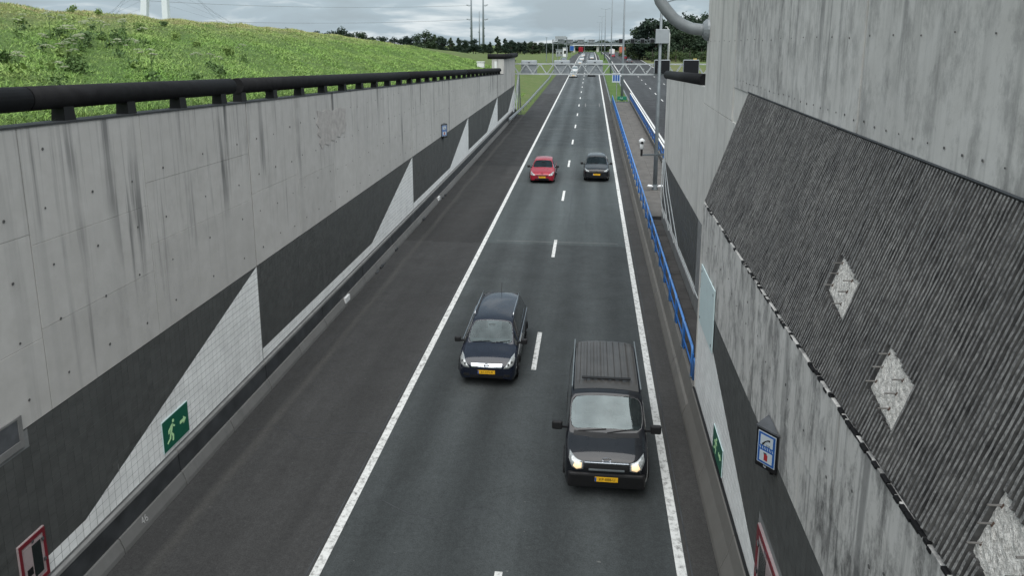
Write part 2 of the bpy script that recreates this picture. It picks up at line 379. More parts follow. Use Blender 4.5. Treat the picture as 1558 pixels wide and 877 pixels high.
# ================================================================== GROUND
WALL_END = 94.0
def wall_top(y):            # top of the left retaining wall
    return CAM_H-1.08-0.0254*y
CR_Y = [0, 40, 56, 76, 96, 128, 194, 279, 360, 3000]; CR_Z = [12.75, 12.66, 12.47, 12.2, 11.56, 10.47, 8.46, 6.39, 5.5, 5.4]
def terrain(x, y):
    if -9.83 < x < 18.4: return zr(y)-0.12
    if x <= -9.83:
        k = min(max((y-WALL_END)/2.0, 0), 1); base = (wall_top(min(y, 82))-0.06)*(1-k)+(zr(y)-0.12)*k
        cr = interp(y, CR_Y, CR_Z); d = -x-9.83
        if d < 24:
            t = d/24.0; s = t*(1.55-0.55*t) if y < WALL_END else t*t*(3-2*t)*0.75+t*0.25
            z = base+(cr-base)*s
        else:
            t = min((d-24)/60.0, 1.0); t = t*t*(3-2*t); z = cr*(1-t)+5.3*t
        b = 0.14*math.sin(x*0.61+y*0.23)*math.sin(y*0.37-x*0.2)+0.07*math.sin(x*1.7+y*1.1)
        return z+b*min(1, d/3.0)*min(1, max(0, (d+1)/4))
    d = x-18.4
    k = min(d/14.0, 1.0); far = zr(y)+1.5*max(0, min(1, (330-y)/250.0))
    return (zr(y)-0.02)*(1-k)+far*k
def ground():
    xs = [-4000, -1500, -600, -300, -180, -120, -95, -80, -70, -60, -52, -46]+list(np.arange(-42, -9.9, 0.8))+[-9.84, -9.82, -6, 0, 6, 12, 18.38, 18.42, 20, 23, 27, 33, 45, 70, 120, 250, 600, 1500, 4000]
    ys = [-40, -15]+list(np.arange(-4, 100, 0.8))+list(np.arange(100, 200, 4))+list(np.arange(200, 400, 10))+[420, 500, 650, 900, 1400, 2500, 6000]
    V = []; dry = []
    for y in ys:
        for x in xs:
            V.append((x, y, terrain(x, y)))
            d = min(max((-x-20)/13.0, 0), 1); 
            if y > 96 and x < -9: d = 0.4
            if x > 18: d = 0.85 if x < 30 else 0.3
            dry.append(d)
    nx = len(xs); F = []
    for j in range(len(ys)-1):
        for i in range(nx-1):
            a = j*nx+i; F.append((a, a+1, a+nx+1, a+nx))
    me = bpy.data.meshes.new('ground'); me.from_pydata(V, [], F); me.polygons.foreach_set('use_smooth', [True]*len(F))
    at = me.attributes.new('dry', 'FLOAT', 'POINT'); at.data.foreach_set('value', dry)
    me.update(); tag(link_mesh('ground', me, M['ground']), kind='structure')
ground()

# ================================================================== CARRIAGEWAYS
YS = yrange(-6, 260, 14)+yrange(260, 360, 10)[1:]+[420, 480, 545]
XL, XR, XM = -5.208, 1.980, -1.614        # edge lines and lane line
def strip_obj(name, mat, x0, x1, ys, lift, parent=None, kind='structure'):
    o = MB().sheet([(x0, lift), (x1, lift)], ys).build(name, mat, parent, fix=False)
    if kind and not parent: tag(o, kind=kind)
    return o
road = strip_obj('road', M['asphalt'], XL, XR+0.12, YS, 0.0)
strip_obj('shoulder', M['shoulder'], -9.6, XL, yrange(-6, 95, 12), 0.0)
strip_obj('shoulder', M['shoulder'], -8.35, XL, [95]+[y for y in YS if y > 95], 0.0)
strip_obj('road_edge_strip', M['strip'], XR+0.12, 3.0, YS, 0.0)
def mark(name, x, w, y0, y1, parent, lift=0.005):
    ys = [y0]+[y for y in YS if y0 < y < y1]+[y1]
    return strip_obj(name, M['paint'], x-w/2, x+w/2, ys, lift, parent, None)
mark('edge_line', XL, 0.20, 6, 540, road); mark('edge_line', XR, 0.20, 6, 540, road)
y0 = 12.85
while y0 < 420:
    mark('lane_mark', XM, 0.155, y0-3.0, y0, road); y0 += 12.0
# bitumen-sealed joints and cracks
for x_, ya_, yb_ in ((XL-0.17, 6, 93), (XM+0.55, 38, 92), (XR+0.2, 8, 100)):
    MB().sheet([(x_-0.014, 0.0035), (x_+0.014, 0.0035)], [ya_]+[y for y in YS if ya_ < y < yb_]+[yb_]).build('sealed_joint', M['bitumen'], road, fix=False)
for (x0_, x1_, yc_) in ((-8.9, -5.4, 17.5), (-9.0, -5.5, 28.2), (-5.0, -1.7, 14.6), (-8.8, -6.2, 44.0), (-1.4, 1.8, 31.5), (-4.9, -2.2, 41.0)):
    P_ = [(x0_+(x1_-x0_)*k/14, yc_+random.uniform(-0.12, 0.12)+0.25*math.sin(k*0.7)) for k in range(15)]
    MB().add([(x, y-0.011, zr(y)+0.0035) for x, y in P_]+[(x, y+0.011, zr(y)+0.0035) for x, y in P_], [(k, k+1, k+16, k+15) for k in range(14)]).build('sealed_crack', M['bitumen'], road, fix=False)
# survey ticks and detector loops sealed into the asphalt
for (xa, xb, yy, w) in ((-4.3, -1.0, 108.5, 0.10), (-0.9, 0.9, 108.0, 0.18), (-4.6, 1.5, 36.4, 0.05), (-4.5, 1.7, 80.5, 0.08)):
    MB().sheet([(xa, 0.004), (xb, 0.004)], [yy, yy+w]).build('seam', M['ledge'], road, fix=False)
for xx in (-0.75, 1.25):
    MB().sheet([(xx, 0.004), (xx+0.10, 0.004)], [105.5, 110.5]).build('seam', M['ledge'], road, fix=False)
road2 = strip_obj('road', M['asphalt2'], 5.9, 18.5, YS, -0.002)
for x_ in (7.1, 18.0): mark('edge_line', x_, 0.22, 30, 540, road2)
for x_ in (10.95, 14.6):
    y0 = 46.0
    while y0 < 400: mark('lane_mark', x_, 0.16, y0-3, y0, road2); y0 += 12

# ================================================================== TILED WALLS
def clip(poly, a, b, c):      # keep a*y+b*h+c >= 0
    out = []
    for i in range(len(poly)):
        p, q = poly[i], poly[(i+1) % len(poly)]; dp = a*p[0]+b*p[1]+c; dq = a*q[0]+b*q[1]+c
        if dp >= 0: out.append(p)
        if (dp >= 0) != (dq >= 0):
            t = dp/(dp-dq); out.append((p[0]+(q[0]-p[0])*t, p[1]+(q[1]-p[1])*t))
    return out
def area(p): return abs(sum(p[i][0]*p[(i+1) % len(p)][1]-p[(i+1) % len(p)][0]*p[i][1] for i in range(len(p))))/2
TW, TH = 0.2, 0.17
def inset_poly(p, g):
    cx = sum(q[0] for q in p)/len(p); cy = sum(q[1] for q in p)/len(p)
    return [(q[0]+(g if q[0] < cx else -g)*(1 if abs(q[0]-cx) > 2*g else 0), q[1]+(g if q[1] < cy else -g)*(1 if abs(q[1]-cy) > 2*g else 0)) for q in p]
def tile_wall(root, X, sgn, sections, h0, rows, tri, indiv, ymin, hyp=None, skip=None):
    """sections: (ya, yb); the white triangle stands against yb and runs down towards ya.  sgn +1 faces +X"""
    tiles = []
    htop = h0+rows*TH
    for (ya, yb) in sections:
        ncol = int(round((yb-ya-0.04)/TW)); tw = (yb-ya-0.04)/ncol
        a, b, c = (htop-(h0+2*TH)), -(tri), 0
        # line from (yb-tri, h0+2TH) to (yb, htop): white is below/right of it
        A = (htop-h0-2*TH); B = -tri; C = -(A*(yb-tri)+B*(h0+2*TH))
        for r in range(rows):
            for k in range(ncol):
                q0 = ya+0.02+k*tw; q1 = q0+tw; p0 = h0+r*TH; p1 = p0+TH
                if skip and any(q1 > s[0] and q0 < s[1] and p1 > s[2] and p0 < s[3] for s in skip): continue
                sq = [(q0, p0), (q1, p0), (q1, p1), (q0, p1)]
                if r < 2 or tri <= 0: parts = [(sq, 'w' if r < 2 else 'd', True)]
                else:
                    w = clip(sq, A, B, C); d = clip(sq, -A, -B, -C)
                    fw = len(w) > 2 and area(w) > 0.0006; fd = len(d) > 2 and area(d) > 0.0006
                    parts = []
                    if fw: parts.append((w, 'w', not fd))
                    if fd: parts.append((d, 'd', not fw))
                for pl, kd, full in parts: tiles.append((pl, kd, full, tw))
    tiles.sort(key=lambda t: (t[0][0][0] < ymin, t[0][0][0]))
    shared = {}
    fields = {'w': MB(), 'd': MB()}; cnt = 0
    T = 0.004
    for pl, kd, full, tw in tiles:
        q = inset_poly(pl, 0.006 if kd == 'w' else 0.0035)
        if full and cnt < indiv and pl[0][0] >= ymin:
            key = (kd, round(tw, 4))
            if key not in shared:
                gv = 0.006 if kd == 'w' else 0.0025; m = MB(); m.poly([(0, -tw/2+gv, 0.005), (0, tw/2-gv, 0.005), (0, tw/2-gv, TH-0.005), (0, -tw/2+gv, TH-0.005)], (sgn*T, 0, 0))
                # follow the gradient of the road
                m.v = [(x, y, z+GRADE*y) for x, y, z in m.v]
                shared[key] = m.mesh('tile'); shared[key].materials.append(M['tile_white' if kd == 'w' else 'tile_dark'])
            yc = (pl[0][0]+pl[1][0])/2
            link_mesh('tile', shared[key], None, root, (X+random.uniform(-0.001, 0.001), yc, zr(yc)+pl[0][1])); cnt += 1
        else:
            fields[kd].poly([(X, y, zr(y)+h) for y, h in q], (sgn*T, 0, 0))
    for kd, nm in (('w', 'white_tile_field'), ('d', 'dark_tile_field')):
        if fields[kd].f:
            tag(fields[kd].build(nm, M['tile_white' if kd == 'w' else 'tile_dark'], root), kind='stuff')
    return htop
def panels(root, X, sgn, cols, hbot, ztop_fn, mat, gap=0.008, thick=0.3, splits=None, big=(), jit=0.004):
    """cast concrete fields between formwork joints.  cols: y positions"""
    for i in range(len(cols)-1):
        ya, yb = cols[i], cols[i+1]
        ga = 0.03 if any(abs(ya-b) < 0.05 for b in big) else gap; gb = 0.03 if any(abs(yb-b) < 0.05 for b in big) else gap
        ya2, yb2 = ya+ga, yb-gb
        zb0 = (zr(ya2)+hbot, zr(yb2)+hbot); zt = (ztop_fn(ya2), ztop_fn(yb2))
        sp = splits(i, ya, yb) if splits else []
        lv = [0.0]+sp+[1.0]
        for k in range(len(lv)-1):
            a, b = lv[k], lv[k+1]
            z00 = zb0[0]+(zt[0]-zb0[0])*a+(0.003 if k else 0); z01 = zb0[1]+(zt[1]-zb0[1])*a+(0.003 if k else 0)
            z10 = zb0[0]+(zt[0]-zb0[0])*b-(0.003 if b < 1 else 0); z11 = zb0[1]+(zt[1]-zb0[1])*b-(0.003 if b < 1 else 0)
            j = random.uniform(-jit, jit); x0, x1 = X+j, X-sgn*thick
            if x0 > x1: x0, x1 = x1, x0
            m = MB(); m.hexa([(x0, ya2, z00), (x1, ya2, z00), (x1, yb2, z01), (x0, yb2, z01), (x0, ya2, z10), (x1, ya2, z10), (x1, yb2, z11), (x0, yb2, z11)])
            m.build('concrete_panel', mat, root, bevel=0.004)
def tie_holes(root, X, sgn, pts, r=0.028):  # mortar plug discs, dark colour also standing for the shade of a recess
    m = MB()
    for y, z in pts:
        n = 8; rr = r*random.uniform(0.7, 1.25)
        m.poly([(X, y+rr*math.cos(2*math.pi*k/n), z+rr*math.sin(2*math.pi*k/n)) for k in range(n)], (sgn*0.006, 0, 0))
    tag(m.build('tie_hole_plugs', M['hole'], root), kind='stuff')

# ---- left retaining wall
JL = [0.6, 19.78, 38.95, 57.6, 76.2, WALL_END]
lw = thing('retaining_wall', 'long stained concrete retaining wall with dark tile band and white triangles below grassy bank', 'wall')
core = MB()
for ya, yb in ((-4, 82), (82, WALL_END)):
    core.rbox(-9.9, -9.512, ya, yb, -0.3, 3.80)
core.build('wall_core', M['grout_dark'], lw)
core = MB().hexa([(-9.9, -4, zr(-4)+3.81), (-9.57, -4, zr(-4)+3.81), (-9.57, 94, zr(94)+3.81), (-9.9, 94, zr(94)+3.81), (-9.9, -4, wall_top(-4)-0.05), (-9.57, -4, wall_top(-4)-0.05), (-9.57, 94, wall_top(94)-0.05), (-9.9, 94, wall_top(94)-0.05)])
core.build('joint_backing', M['black'], lw)
H0L, ROWS = 0.93, 17
VENT = (8.6, 10.66, 3.56, 4.11)
ht = tile_wall(lw, -9.508, 1, [(-2.0, JL[0])]+[(JL[i], JL[i+1]) for i in range(5)], H0L, ROWS, 7.9, 300, 11.0, skip=[VENT])
cols = [-4, 0.6, 4.2, 7.9, 11.4, 14.83, 19.78]
for i in range(1, 5):
    n = 6 if i < 4 else 5; a, b = JL[i], JL[i+1]
    cc = [a+(b-a)*(k+random.uniform(-0.15, 0.15))/n for k in range(1, n)]
    cols += cc+[b]
def lsplit(i, ya, yb):
    if 11 < ya < 14: return [0.30, 0.60]
    if 14 < ya < 19: return [0.42, 0.70]
    if 7 < ya < 11: return [0.27, 0.64]
    return [random.uniform(0.35, 0.6)] if random.random() < 0.6 else []
def ltop(y): return wall_top(y) if y <= 82 else 8.98
c1 = [c for c in cols if c < 81.5]+[82.0]; c2 = [82.0]+[c for c in cols if c > 83]
panels(lw, -9.5, 1, c1, ht+0.012, wall_top, M['conc_left'], splits=lsplit, big=JL, thick=0.42)
panels(lw, -9.5, 1, c2, ht+0.012, lambda y: 8.98, M['conc_left'], thick=1.35)
pts = []
for i in range(len(c1)-1):
    ya, yb = c1[i], c1[i+1]
    for fy in (0.14, 0.5, 0.86):
        for zz in np.arange(0.5, 5.2, 1.05):
            y = ya+(yb-ya)*fy+random.uniform(-0.06, 0.06); z = zr(y)+ht+zz+random.uniform(-0.06, 0.06)
            if z < wall_top(y)-0.3: pts.append((y, z))
tie_holes(lw, -9.496, 1, pts, 0.024)
# end pier: the cut face towards the viewer with its narrow slot, and wing wall
MB().box(-10.85, -9.93, 82.02, 82.3, 7.0, 8.94).build('pier_face', M['conc_left'], lw)
MB().box(-10.55, -10.3, 81.97, 82.02, 7.7, 8.7).build('slot_frame', M['white'], lw)
MB().hexa([(-26, WALL_END+0.02, 5), (-9.6, WALL_END+0.02, 1), (-9.6, WALL_END+0.4, 1), (-26, WALL_END+0.4, 5), (-26, WALL_END+0.02, 10.2), (-9.6, WALL_END+0.02, 7.2), (-9.6, WALL_END+0.4, 7.2), (-26, WALL_END+0.4, 10.2)]).build('wing_wall', M['conc_left'], lw)
# repair patch of rougher mortar and dark coping line
rp = MB(); rp.poly([onX(a, b, -9.494) for a, b in ((482, 168), (489, 170), (497, 166), (506, 168), (515, 164), (526, 165), (525, 178), (527, 190), (525, 201), (520, 203), (518, 209), (512, 207), (509, 214), (504, 213), (501, 221), (495, 219), (490, 227), (486, 218), (488, 210), (483, 204), (486, 196), (481, 188), (484, 178))], (0.008, 0, 0))
rp.build('mortar_patch', plain('mortar_patch', (0.40, 0.382, 0.365), 0.95, var=0.25, sc=4), lw)
MB().sweep([(-9.505, -0.0), (-9.47, 0.0), (-9.47, 0.035), (-9.9, 0.035), (-9.9, 0.0)], [-4, 82], road=False)
cp = MB(); 
cp.hexa([(-9.92, -4, wall_top(-4)), (-9.485, -4, wall_top(-4)), (-9.485, 81.9, wall_top(81.9)), (-9.92, 81.9, wall_top(81.9)), (-9.92, -4, wall_top(-4)+0.035), (-9.485, -4, wall_top(-4)+0.035), (-9.485, 81.9, wall_top(81.9)+0.035), (-9.92, 81.9, wall_top(81.9)+0.035)])
cp.build('coping', M['bitumen'], lw)
# recessed grille box at the tile edge
vb = MB(); ya, yb, ha, hb = VENT[0], VENT[1], VENT[2]+0.0, VENT[3]
for (p, q, r_, s_) in ((ya, yb, ha, ha+0.13), (ya, yb, hb-0.02, hb+0.02), (yb-0.09, yb, ha+0.13, hb-0.02)): vb.rbox(-9.51, -9.47, p, q, r_, s_)
vb.build('vent_frame', M['ledge'], lw)
MB().rbox(-9.60, -9.485, ya, yb-0.09, ha+0.13, hb-0.02).build('vent_plate', M['vent'], lw)

# ---- left step barrier with bitumen-painted face
lb = thing('concrete_barrier', 'low grey concrete step barrier with black upper face at foot of tiled wall', 'barrier')
y = 0.65; k = 0
while y < WALL_END-1:
    y1 = min(y+2.385, WALL_END+1.5); g = 0.012
    MB().sweep([(-9.50, 0.0), (-9.272, 0.0), (-9.285, 0.11), (-9.37, 0.34), (-9.50, 0.34)], [y+g, y1-g]).build('kerb_block', M['kerb'], lb, bevel=0.01)
    if k % 2 == 0:
        y2 = min(y+4.77, WALL_END+1.0)
        MB().sweep([(-9.50, 0.345), (-9.405, 0.345), (-9.43, 0.80), (-9.50, 0.80)], [y+0.02, y2-0.02]).build('black_face', M['bitumen'], lb, bevel=0.006)
        MB().sweep([(-9.492, 0.80), (-9.415, 0.80), (-9.42, 0.88), (-9.492, 0.90)], [y+0.01, y2-0.01]).build('ledge', M['ledge'], lb, bevel=0.006)
    y = y1; k += 1
for yy in (26.6, 44.5): MB().rbox(-9.36, -9.262, yy, yy+0.5, 0.12, 0.345).build('reflector_block', M['white'], lb, bevel=0.01)
for yy in (30.6, 31.3, 31.9, 34.0, 40.0, 45.6, 46.4): MB().rbox(-9.32, -9.22+random.uniform(-.03, .05), yy, yy+random.uniform(0.2, 0.45), 0.005, random.uniform(0.05, 0.14)).build('debris', M['bitumen'], lb, bevel=0.02)
# dirt line along the kerb
def text_obj(name, s, size, mat, parent, mw, depth=0.002):
    cu = bpy.data.curves.new(name, 'FONT'); cu.body = s; cu.size = size; cu.extrude = depth; cu.align_x = 'CENTER'; cu.align_y = 'CENTER'
    o = bpy.data.objects.new(name, cu); COL.objects.link(o)
    dg = bpy.context.evaluated_depsgraph_get(); me = bpy.data.meshes.new_from_object(o.evaluated_get(dg))
    bpy.data.objects.remove(o); bpy.data.curves.remove(cu); me.name = name
    me.transform(mw); me.materials.clear(); me.materials.append(mat)
    return link_mesh(name, me, None, parent)
def frame(o, xa, za):      # local x axis, local up -> matrix
    xa = Vector(xa).normalized(); za = Vector(za).normalized(); n = xa.cross(za).normalized(); ya_ = n.cross(xa)
    m = Matrix((xa, ya_, n)).transposed().to_4x4(); m.translation = Vector(o); return m
text_obj('chalk_number', '46', 0.22, M['ledge_pale'], lb, frame((-9.322, 13.35, zr(13.35)+0.235), (0, 1, GRADE), (-0.33, 0, 0.94)))

# ---- black pipe rail on the left wall
lp = thing('pipe_railing', 'thick black pipe rail on stubby posts along top of the stained wall', 'railing')
PX, PR = -9.72, 0.215
for ya, yb in ((-4, 11.9), (11.93, 19.35), (19.75, 38.9), (38.95, 57.5), (57.55, 79.6)):
    n = 3
    MB().tube([(PX, ya+(yb-ya)*i/n, wall_top(ya+(yb-ya)*i/n)+0.30+PR-0.05) for i in range(n+1)], PR, 20).build('pipe', M['black_pipe'], lp, smooth=False).data.polygons.foreach_set('use_smooth', [True]*0+[len(p.vertices) == 4 for p in lp.children[-1].data.polygons])
yy = 0.7; posts = [8.6, 10.8, 12.85, 14.75, 16.75, 18.75, 19.9]+list(np.arange(22.0, 79.5, 2.2))
for yy in posts:
    z = wall_top(yy)
    MB().hexa([(PX-0.14, yy-0.15, z), (PX+0.14, yy-0.15, z), (PX+0.14, yy+0.15, z), (PX-0.14, yy+0.15, z), (PX-0.12, yy-0.13, z+0.34), (PX+0.12, yy-0.13, z+0.34), (PX+0.12, yy+0.13, z+0.34), (PX-0.12, yy+0.13, z+0.34)]).build('post', M['black'], lp)
tp = thing('pipe_railing', 'black pipe rail capping the raised pier at the far wall end', 'railing')
MB().tube([(-9.45, 94.6, 9.22), (-9.45, 82.0, 9.22)], 0.29, 14).build('pipe', M['black_pipe'], tp, smooth=True)
MB().tube([(-11.3, 82.1, 9.22), (-9.2, 82.1, 9.22)], 0.29, 14).build('pipe', M['black_pipe'], tp, smooth=True)
MB().box(-10.9, -9.4, 82.1, 94, 8.985, 9.2).build('cap_slab', M['black'], tp)

# ================================================================== RIGHT-HAND STRUCTURE
RW = 3.0; UX = 3.95; YC = 19.35     # lower wall plane, upper wall plane, corner
rw = thing('portal_wall', 'tall weathered grey concrete wall with dark ribbed slope and tiled foot', 'wall')
MB().hexa([(3.012, -4, zr(-4)-0.3), (3.9, -4, zr(-4)-0.3), (3.9, YC-0.01, zr(YC)-0.3), (3.012, YC-0.01, zr(YC)-0.3), (3.012, -4, zr(-4)+6.06), (3.9, -4, zr(-4)+6.06), (3.9, YC-0.01, zr(YC)+6.06), (3.012, YC-0.01, zr(YC)+6.06)]).build('wall_core', M['grout_dark'], rw)
CABR = (10.35, 11.62, 1.1, 2.32)
htr = tile_wall(rw, 3.008, -1, [(-2.0, 0.2), (0.2, YC)], H0L, ROWS, 7.9, 300, 9.3, skip=[CABR])
rc = [-4, 0.2, 3.4, 6.6, 9.8, 13.0, 16.2, YC]
panels(rw, RW, -1, rc, htr+0.01, lambda y: zr(y)+4.72, M['conc_low'], thick=0.5)
panels(rw, RW-0.012, -1, [-4, 1.9, 5.2, 8.4, 11.6, 14.8, YC], 4.728, lambda y: zr(y)+6.1, M['conc_low'], thick=0.5)
pts = [(y+random.uniform(-.05, .05), zr(y)+5.35+random.uniform(-0.25, 0.25)) for y in np.arange(4, 19, 0.95)]+[(y+random.uniform(-.2, .2), zr(y)+5.0+random.uniform(-0.2, 0.2)) for y in np.arange(4, 19, 1.6)]
tie_holes(rw, RW-0.016, -1, pts, 0.02)
# pale end quoin at the corner
MB().rbox(2.985, 3.9, YC+0.003, YC+0.06, -0.2, 6.05).build('corner_edge', M['conc_clean'], rw)
# ribbed slope
RK = (UX-RW)/(8.93-6.1)
nrm = Vector((-1, 0, RK)).normalized()
def rib_pt(y, h, off=0.0):
    return Vector((RW+0.03+(h-6.1)*RK, y, zr(y)+h))+nrm*off
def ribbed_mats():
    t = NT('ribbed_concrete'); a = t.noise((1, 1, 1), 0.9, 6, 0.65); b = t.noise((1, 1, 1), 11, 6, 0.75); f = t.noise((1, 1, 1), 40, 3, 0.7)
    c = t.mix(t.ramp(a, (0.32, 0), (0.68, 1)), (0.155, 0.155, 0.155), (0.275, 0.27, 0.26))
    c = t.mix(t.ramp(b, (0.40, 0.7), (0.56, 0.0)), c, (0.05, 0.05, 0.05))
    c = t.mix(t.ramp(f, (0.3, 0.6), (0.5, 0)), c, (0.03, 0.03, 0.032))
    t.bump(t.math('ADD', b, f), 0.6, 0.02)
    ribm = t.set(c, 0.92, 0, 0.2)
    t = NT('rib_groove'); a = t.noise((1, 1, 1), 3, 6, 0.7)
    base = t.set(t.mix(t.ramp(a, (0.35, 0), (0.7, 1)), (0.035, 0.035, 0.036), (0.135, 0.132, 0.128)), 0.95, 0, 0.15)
    t = NT('spalled_concrete'); a = t.noise((1, 1, 1), 22, 6, 0.7); b = t.noise((1, 1, 1), 60, 3, 0.6)
    c = t.mix(t.ramp(a, (0.35, 0), (0.6, 1)), (0.40, 0.385, 0.36), (0.78, 0.76, 0.72))
    t.bump(t.math('ADD', a, b), 0.9, 0.04); sp = t.set(c, 0.95, 0, 0.15)
    return ribm, base, sp
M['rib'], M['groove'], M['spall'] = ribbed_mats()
y0r, y1r = -3.0, YC-0.02
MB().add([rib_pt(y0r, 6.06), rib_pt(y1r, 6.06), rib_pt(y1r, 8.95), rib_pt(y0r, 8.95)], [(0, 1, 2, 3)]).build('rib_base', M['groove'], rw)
# flank of the slope at its far end
MB().poly([(RW+0.02, YC-0.02, zr(YC)+6.06), (UX+0.02, YC-0.02, zr(YC)+6.06), (UX+0.02, YC-0.02, zr(YC)+8.93)], (0, 0.05, 0)).build('slope_flank', M['conc_clean'], rw)
DIAM = [(9.40, 10.17, 6.90, 7.40), (7.36, 8.09, 6.50, 7.02), (4.87, 5.64, 6.32, 6.86)]
SH = 0.18; nrib = 0; y = y1r-0.05; extra = MB()
while y > -2.9:
    hs = list(np.linspace(6.12+random.uniform(0, 0.04), 8.92, 24))
    for a, b, c, d in DIAM:
        if a-0.02 < y < b+0.02:
            o_ = SH*(y-(a+b)/2); hs += [c+o_-0.004+random.uniform(-.02, .02), d+o_+0.004+random.uniform(-.01, .02), (c+d)/2+o_]
    hs.sort()
    seg = []; segs = []
    for h in hs:
        inside = any(a-0.02 < y < b+0.02 and c+SH*(y-(a+b)/2)+0.02 < h < d+SH*(y-(a+b)/2)-0.02 for a, b, c, d in DIAM)
        if inside:
            if len(seg) > 1: segs.append(seg)
            seg = []
        else: seg.append(h)
    if len(seg) > 1: segs.append(seg)
    m = extra if nrib >= 299 or y < 3.2 else MB(); mi = []
    for seg in segs:
        vs_ = []; fs_ = []; hh = random.uniform(0.040, 0.048)
        for h in seg:
            dy = random.uniform(-0.0015, 0.0015); hg = hh+random.uniform(-0.006, 0.003); w = 0.020+random.uniform(-0.001, 0.001)
            vs_ += [rib_pt(y+w+dy, h, 0.001), rib_pt(y+w*0.72+dy, h, hg), rib_pt(y-w*0.72+dy, h, hg*random.uniform(0.88, 1.03)), rib_pt(y-w+dy, h, 0.001)]
        for i in range(len(seg)-1):
            for k in range(3): fs_.append((i*4+k, i*4+k+1, i*4+k+5, i*4+k+4))
        fs_ += [(0, 1, 2, 3), tuple(len(vs_)-4+k for k in (3, 2, 1, 0))]
        m.add(vs_, fs_)
    if m is not extra:
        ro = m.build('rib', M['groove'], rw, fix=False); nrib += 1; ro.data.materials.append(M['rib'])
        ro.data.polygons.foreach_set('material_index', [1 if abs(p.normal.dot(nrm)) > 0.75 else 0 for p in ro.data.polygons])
    y -= 0.0705
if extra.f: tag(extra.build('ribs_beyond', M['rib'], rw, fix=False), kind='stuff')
def spall(ya, yb, ha, hb):
    n = 14; vs_ = []; fs_ = []
    for j in range(n+1):
        for i in range(n+1):
            e = 0.02 if i in (0, n) or j in (0, n) else 0.012+random.uniform(-0.006, 0.012)
            jy = random.uniform(-.006, .006); jh = random.uniform(-.006, .006)
            vs_.append(rib_pt(ya+(yb-ya)*i/n+jy, ha+(hb-ha)*j/n+jh+SH*(yb-ya)*(i/n-0.5), e*0.8 if i not in (0, n) and j not in (0, n) else 0.004))
    for j in range(n):
        for i in range(n): a = j*(n+1)+i; fs_.append((a, a+1, a+n+2, a+n+1))
    return MB().add(vs_, fs_).build('spalled_patch', M['spall'], rw)
for a, b, c, d in DIAM:
    sp = spall(a, b, c, d)
    for fy in (0.93, 0.30):
        for k, fh in enumerate((0.85, 0.55, 0.22)):
            p = rib_pt(a+(b-a)*fy, c+(d-c)*fh+SH*(b-a)*(fy-0.5), 0.0)
            MB().tube([p+Vector((0.03, 0, 0)), p+Vector((-0.125, 0, -0.004))], 0.009, 6).build('steel_pin', M['steel_pin'], sp)
            MB().tube([p+Vector((0.0, -0.012, 0.016)), p+Vector((-0.016, 0, -0.022))], 0.014, 6).build('rust_stain', M['rust'], sp)
# broken dark gap along the foot of the ribs
gp = MB(); y = 3.0
while y < 19:
    l = random.uniform(0.03, 0.16)
    if random.random() < 0.6:
        h = 6.085+random.uniform(-0.005, 0.02); gp.obox((RW-0.004+random.uniform(-.01, .012), y+l/2, zr(y)+h), (1, 0, 0), (0, 1, GRADE), (0, 0, 1), 0.045, l, random.uniform(0.015, 0.045))
    y += l+random.uniform(0.0, 0.05)
tag(gp.build('crumbled_edge', M['black'], rw), kind='stuff')
# upper wall
Y0U, Y1U, ZTOP = -4.0, 26.6, 15.6
MB().box(UX+0.03, 6.6, Y0U, Y1U-0.02, 0, ZTOP-0.02).build('upper_core', M['conc_clean'], rw)
uc = [Y0U, 1.4, 6.4, 11.5, 16.3, 21.35, 24.0, Y1U]
panels(rw, UX, -1, [c for c in uc if c < 21]+[21.35], 8.94, lambda y: ZTOP, M['conc_tall'], big=(11.5, 21.35), thick=0.4)
panels(rw, UX, -1, [21.35, 24.0, Y1U], 8.0, lambda y: ZTOP, M['conc_clean'], big=(21.35,), thick=0.4)
panels(rw, UX, -1, [YC+0.07, 21.9, 24.3, Y1U], ht+0.02, lambda y: zr(y)+7.98, M['conc_clean'], thick=0.4)
MB().tube([(UX+0.0, 4, zr(4)+8.955), (UX+0.0, YC, zr(YC)+8.955)], 0.018, 6).build('sealant_line', M['bitumen'], rw)
pts = [(y, CAM_H+0.12+random.uniform(-.02, .02)) for y in np.arange(4.5, 26, 0.85)]
pts += [(y, zr(y)+9.17+random.uniform(-.02, .02)) for y in np.arange(4.5, 21, 0.42)]
tie_holes(rw, UX-0.006, -1, pts, 0.015)
MB().rbox(UX-0.005, UX+0.3, YC+0.07, Y1U, 0.3, ht).build('tile_backing', M['grout_dark'], rw)

# ---- centre wall between the carriageways
cw = thing('centre_wall', 'pale concrete wall end between the carriageways with dark tiled foot', 'wall')
YE = 39.8
def cwt(y): return CAM_H-1.43-0.0254*(y-27.3)
MB().hexa([(UX+0.03, Y1U, zr(Y1U)), (4.75, Y1U, zr(Y1U)), (4.75, YE-0.02, zr(YE)), (UX+0.03, YE-0.02, zr(YE)), (UX+0.03, Y1U, cwt(Y1U)-0.03), (4.75, Y1U, cwt(Y1U)-0.03), (4.75, YE-0.02, cwt(YE)-0.03), (UX+0.03, YE-0.02, cwt(YE)-0.03)]).build('wall_core', M['conc_clean'], cw)
panels(cw, UX, -1, [Y1U, 29.8, 33.1, 36.5, YE], ht+0.02, cwt, M['conc_clean'], thick=0.4)
tile_wall(cw, UX+0.002, -1, [(YC+0.1, 26.6), (26.6, YE)], 0.93, ROWS, 0, 300, 19)
MB().rbox(UX+0.004, UX+0.3, Y1U, YE, 0.3, ht+0.01).build('tile_backing', M['grout_dark'], cw)
cpp = thing('pipe_railing', 'short thick black pipe lying on the pale centre wall', 'railing')
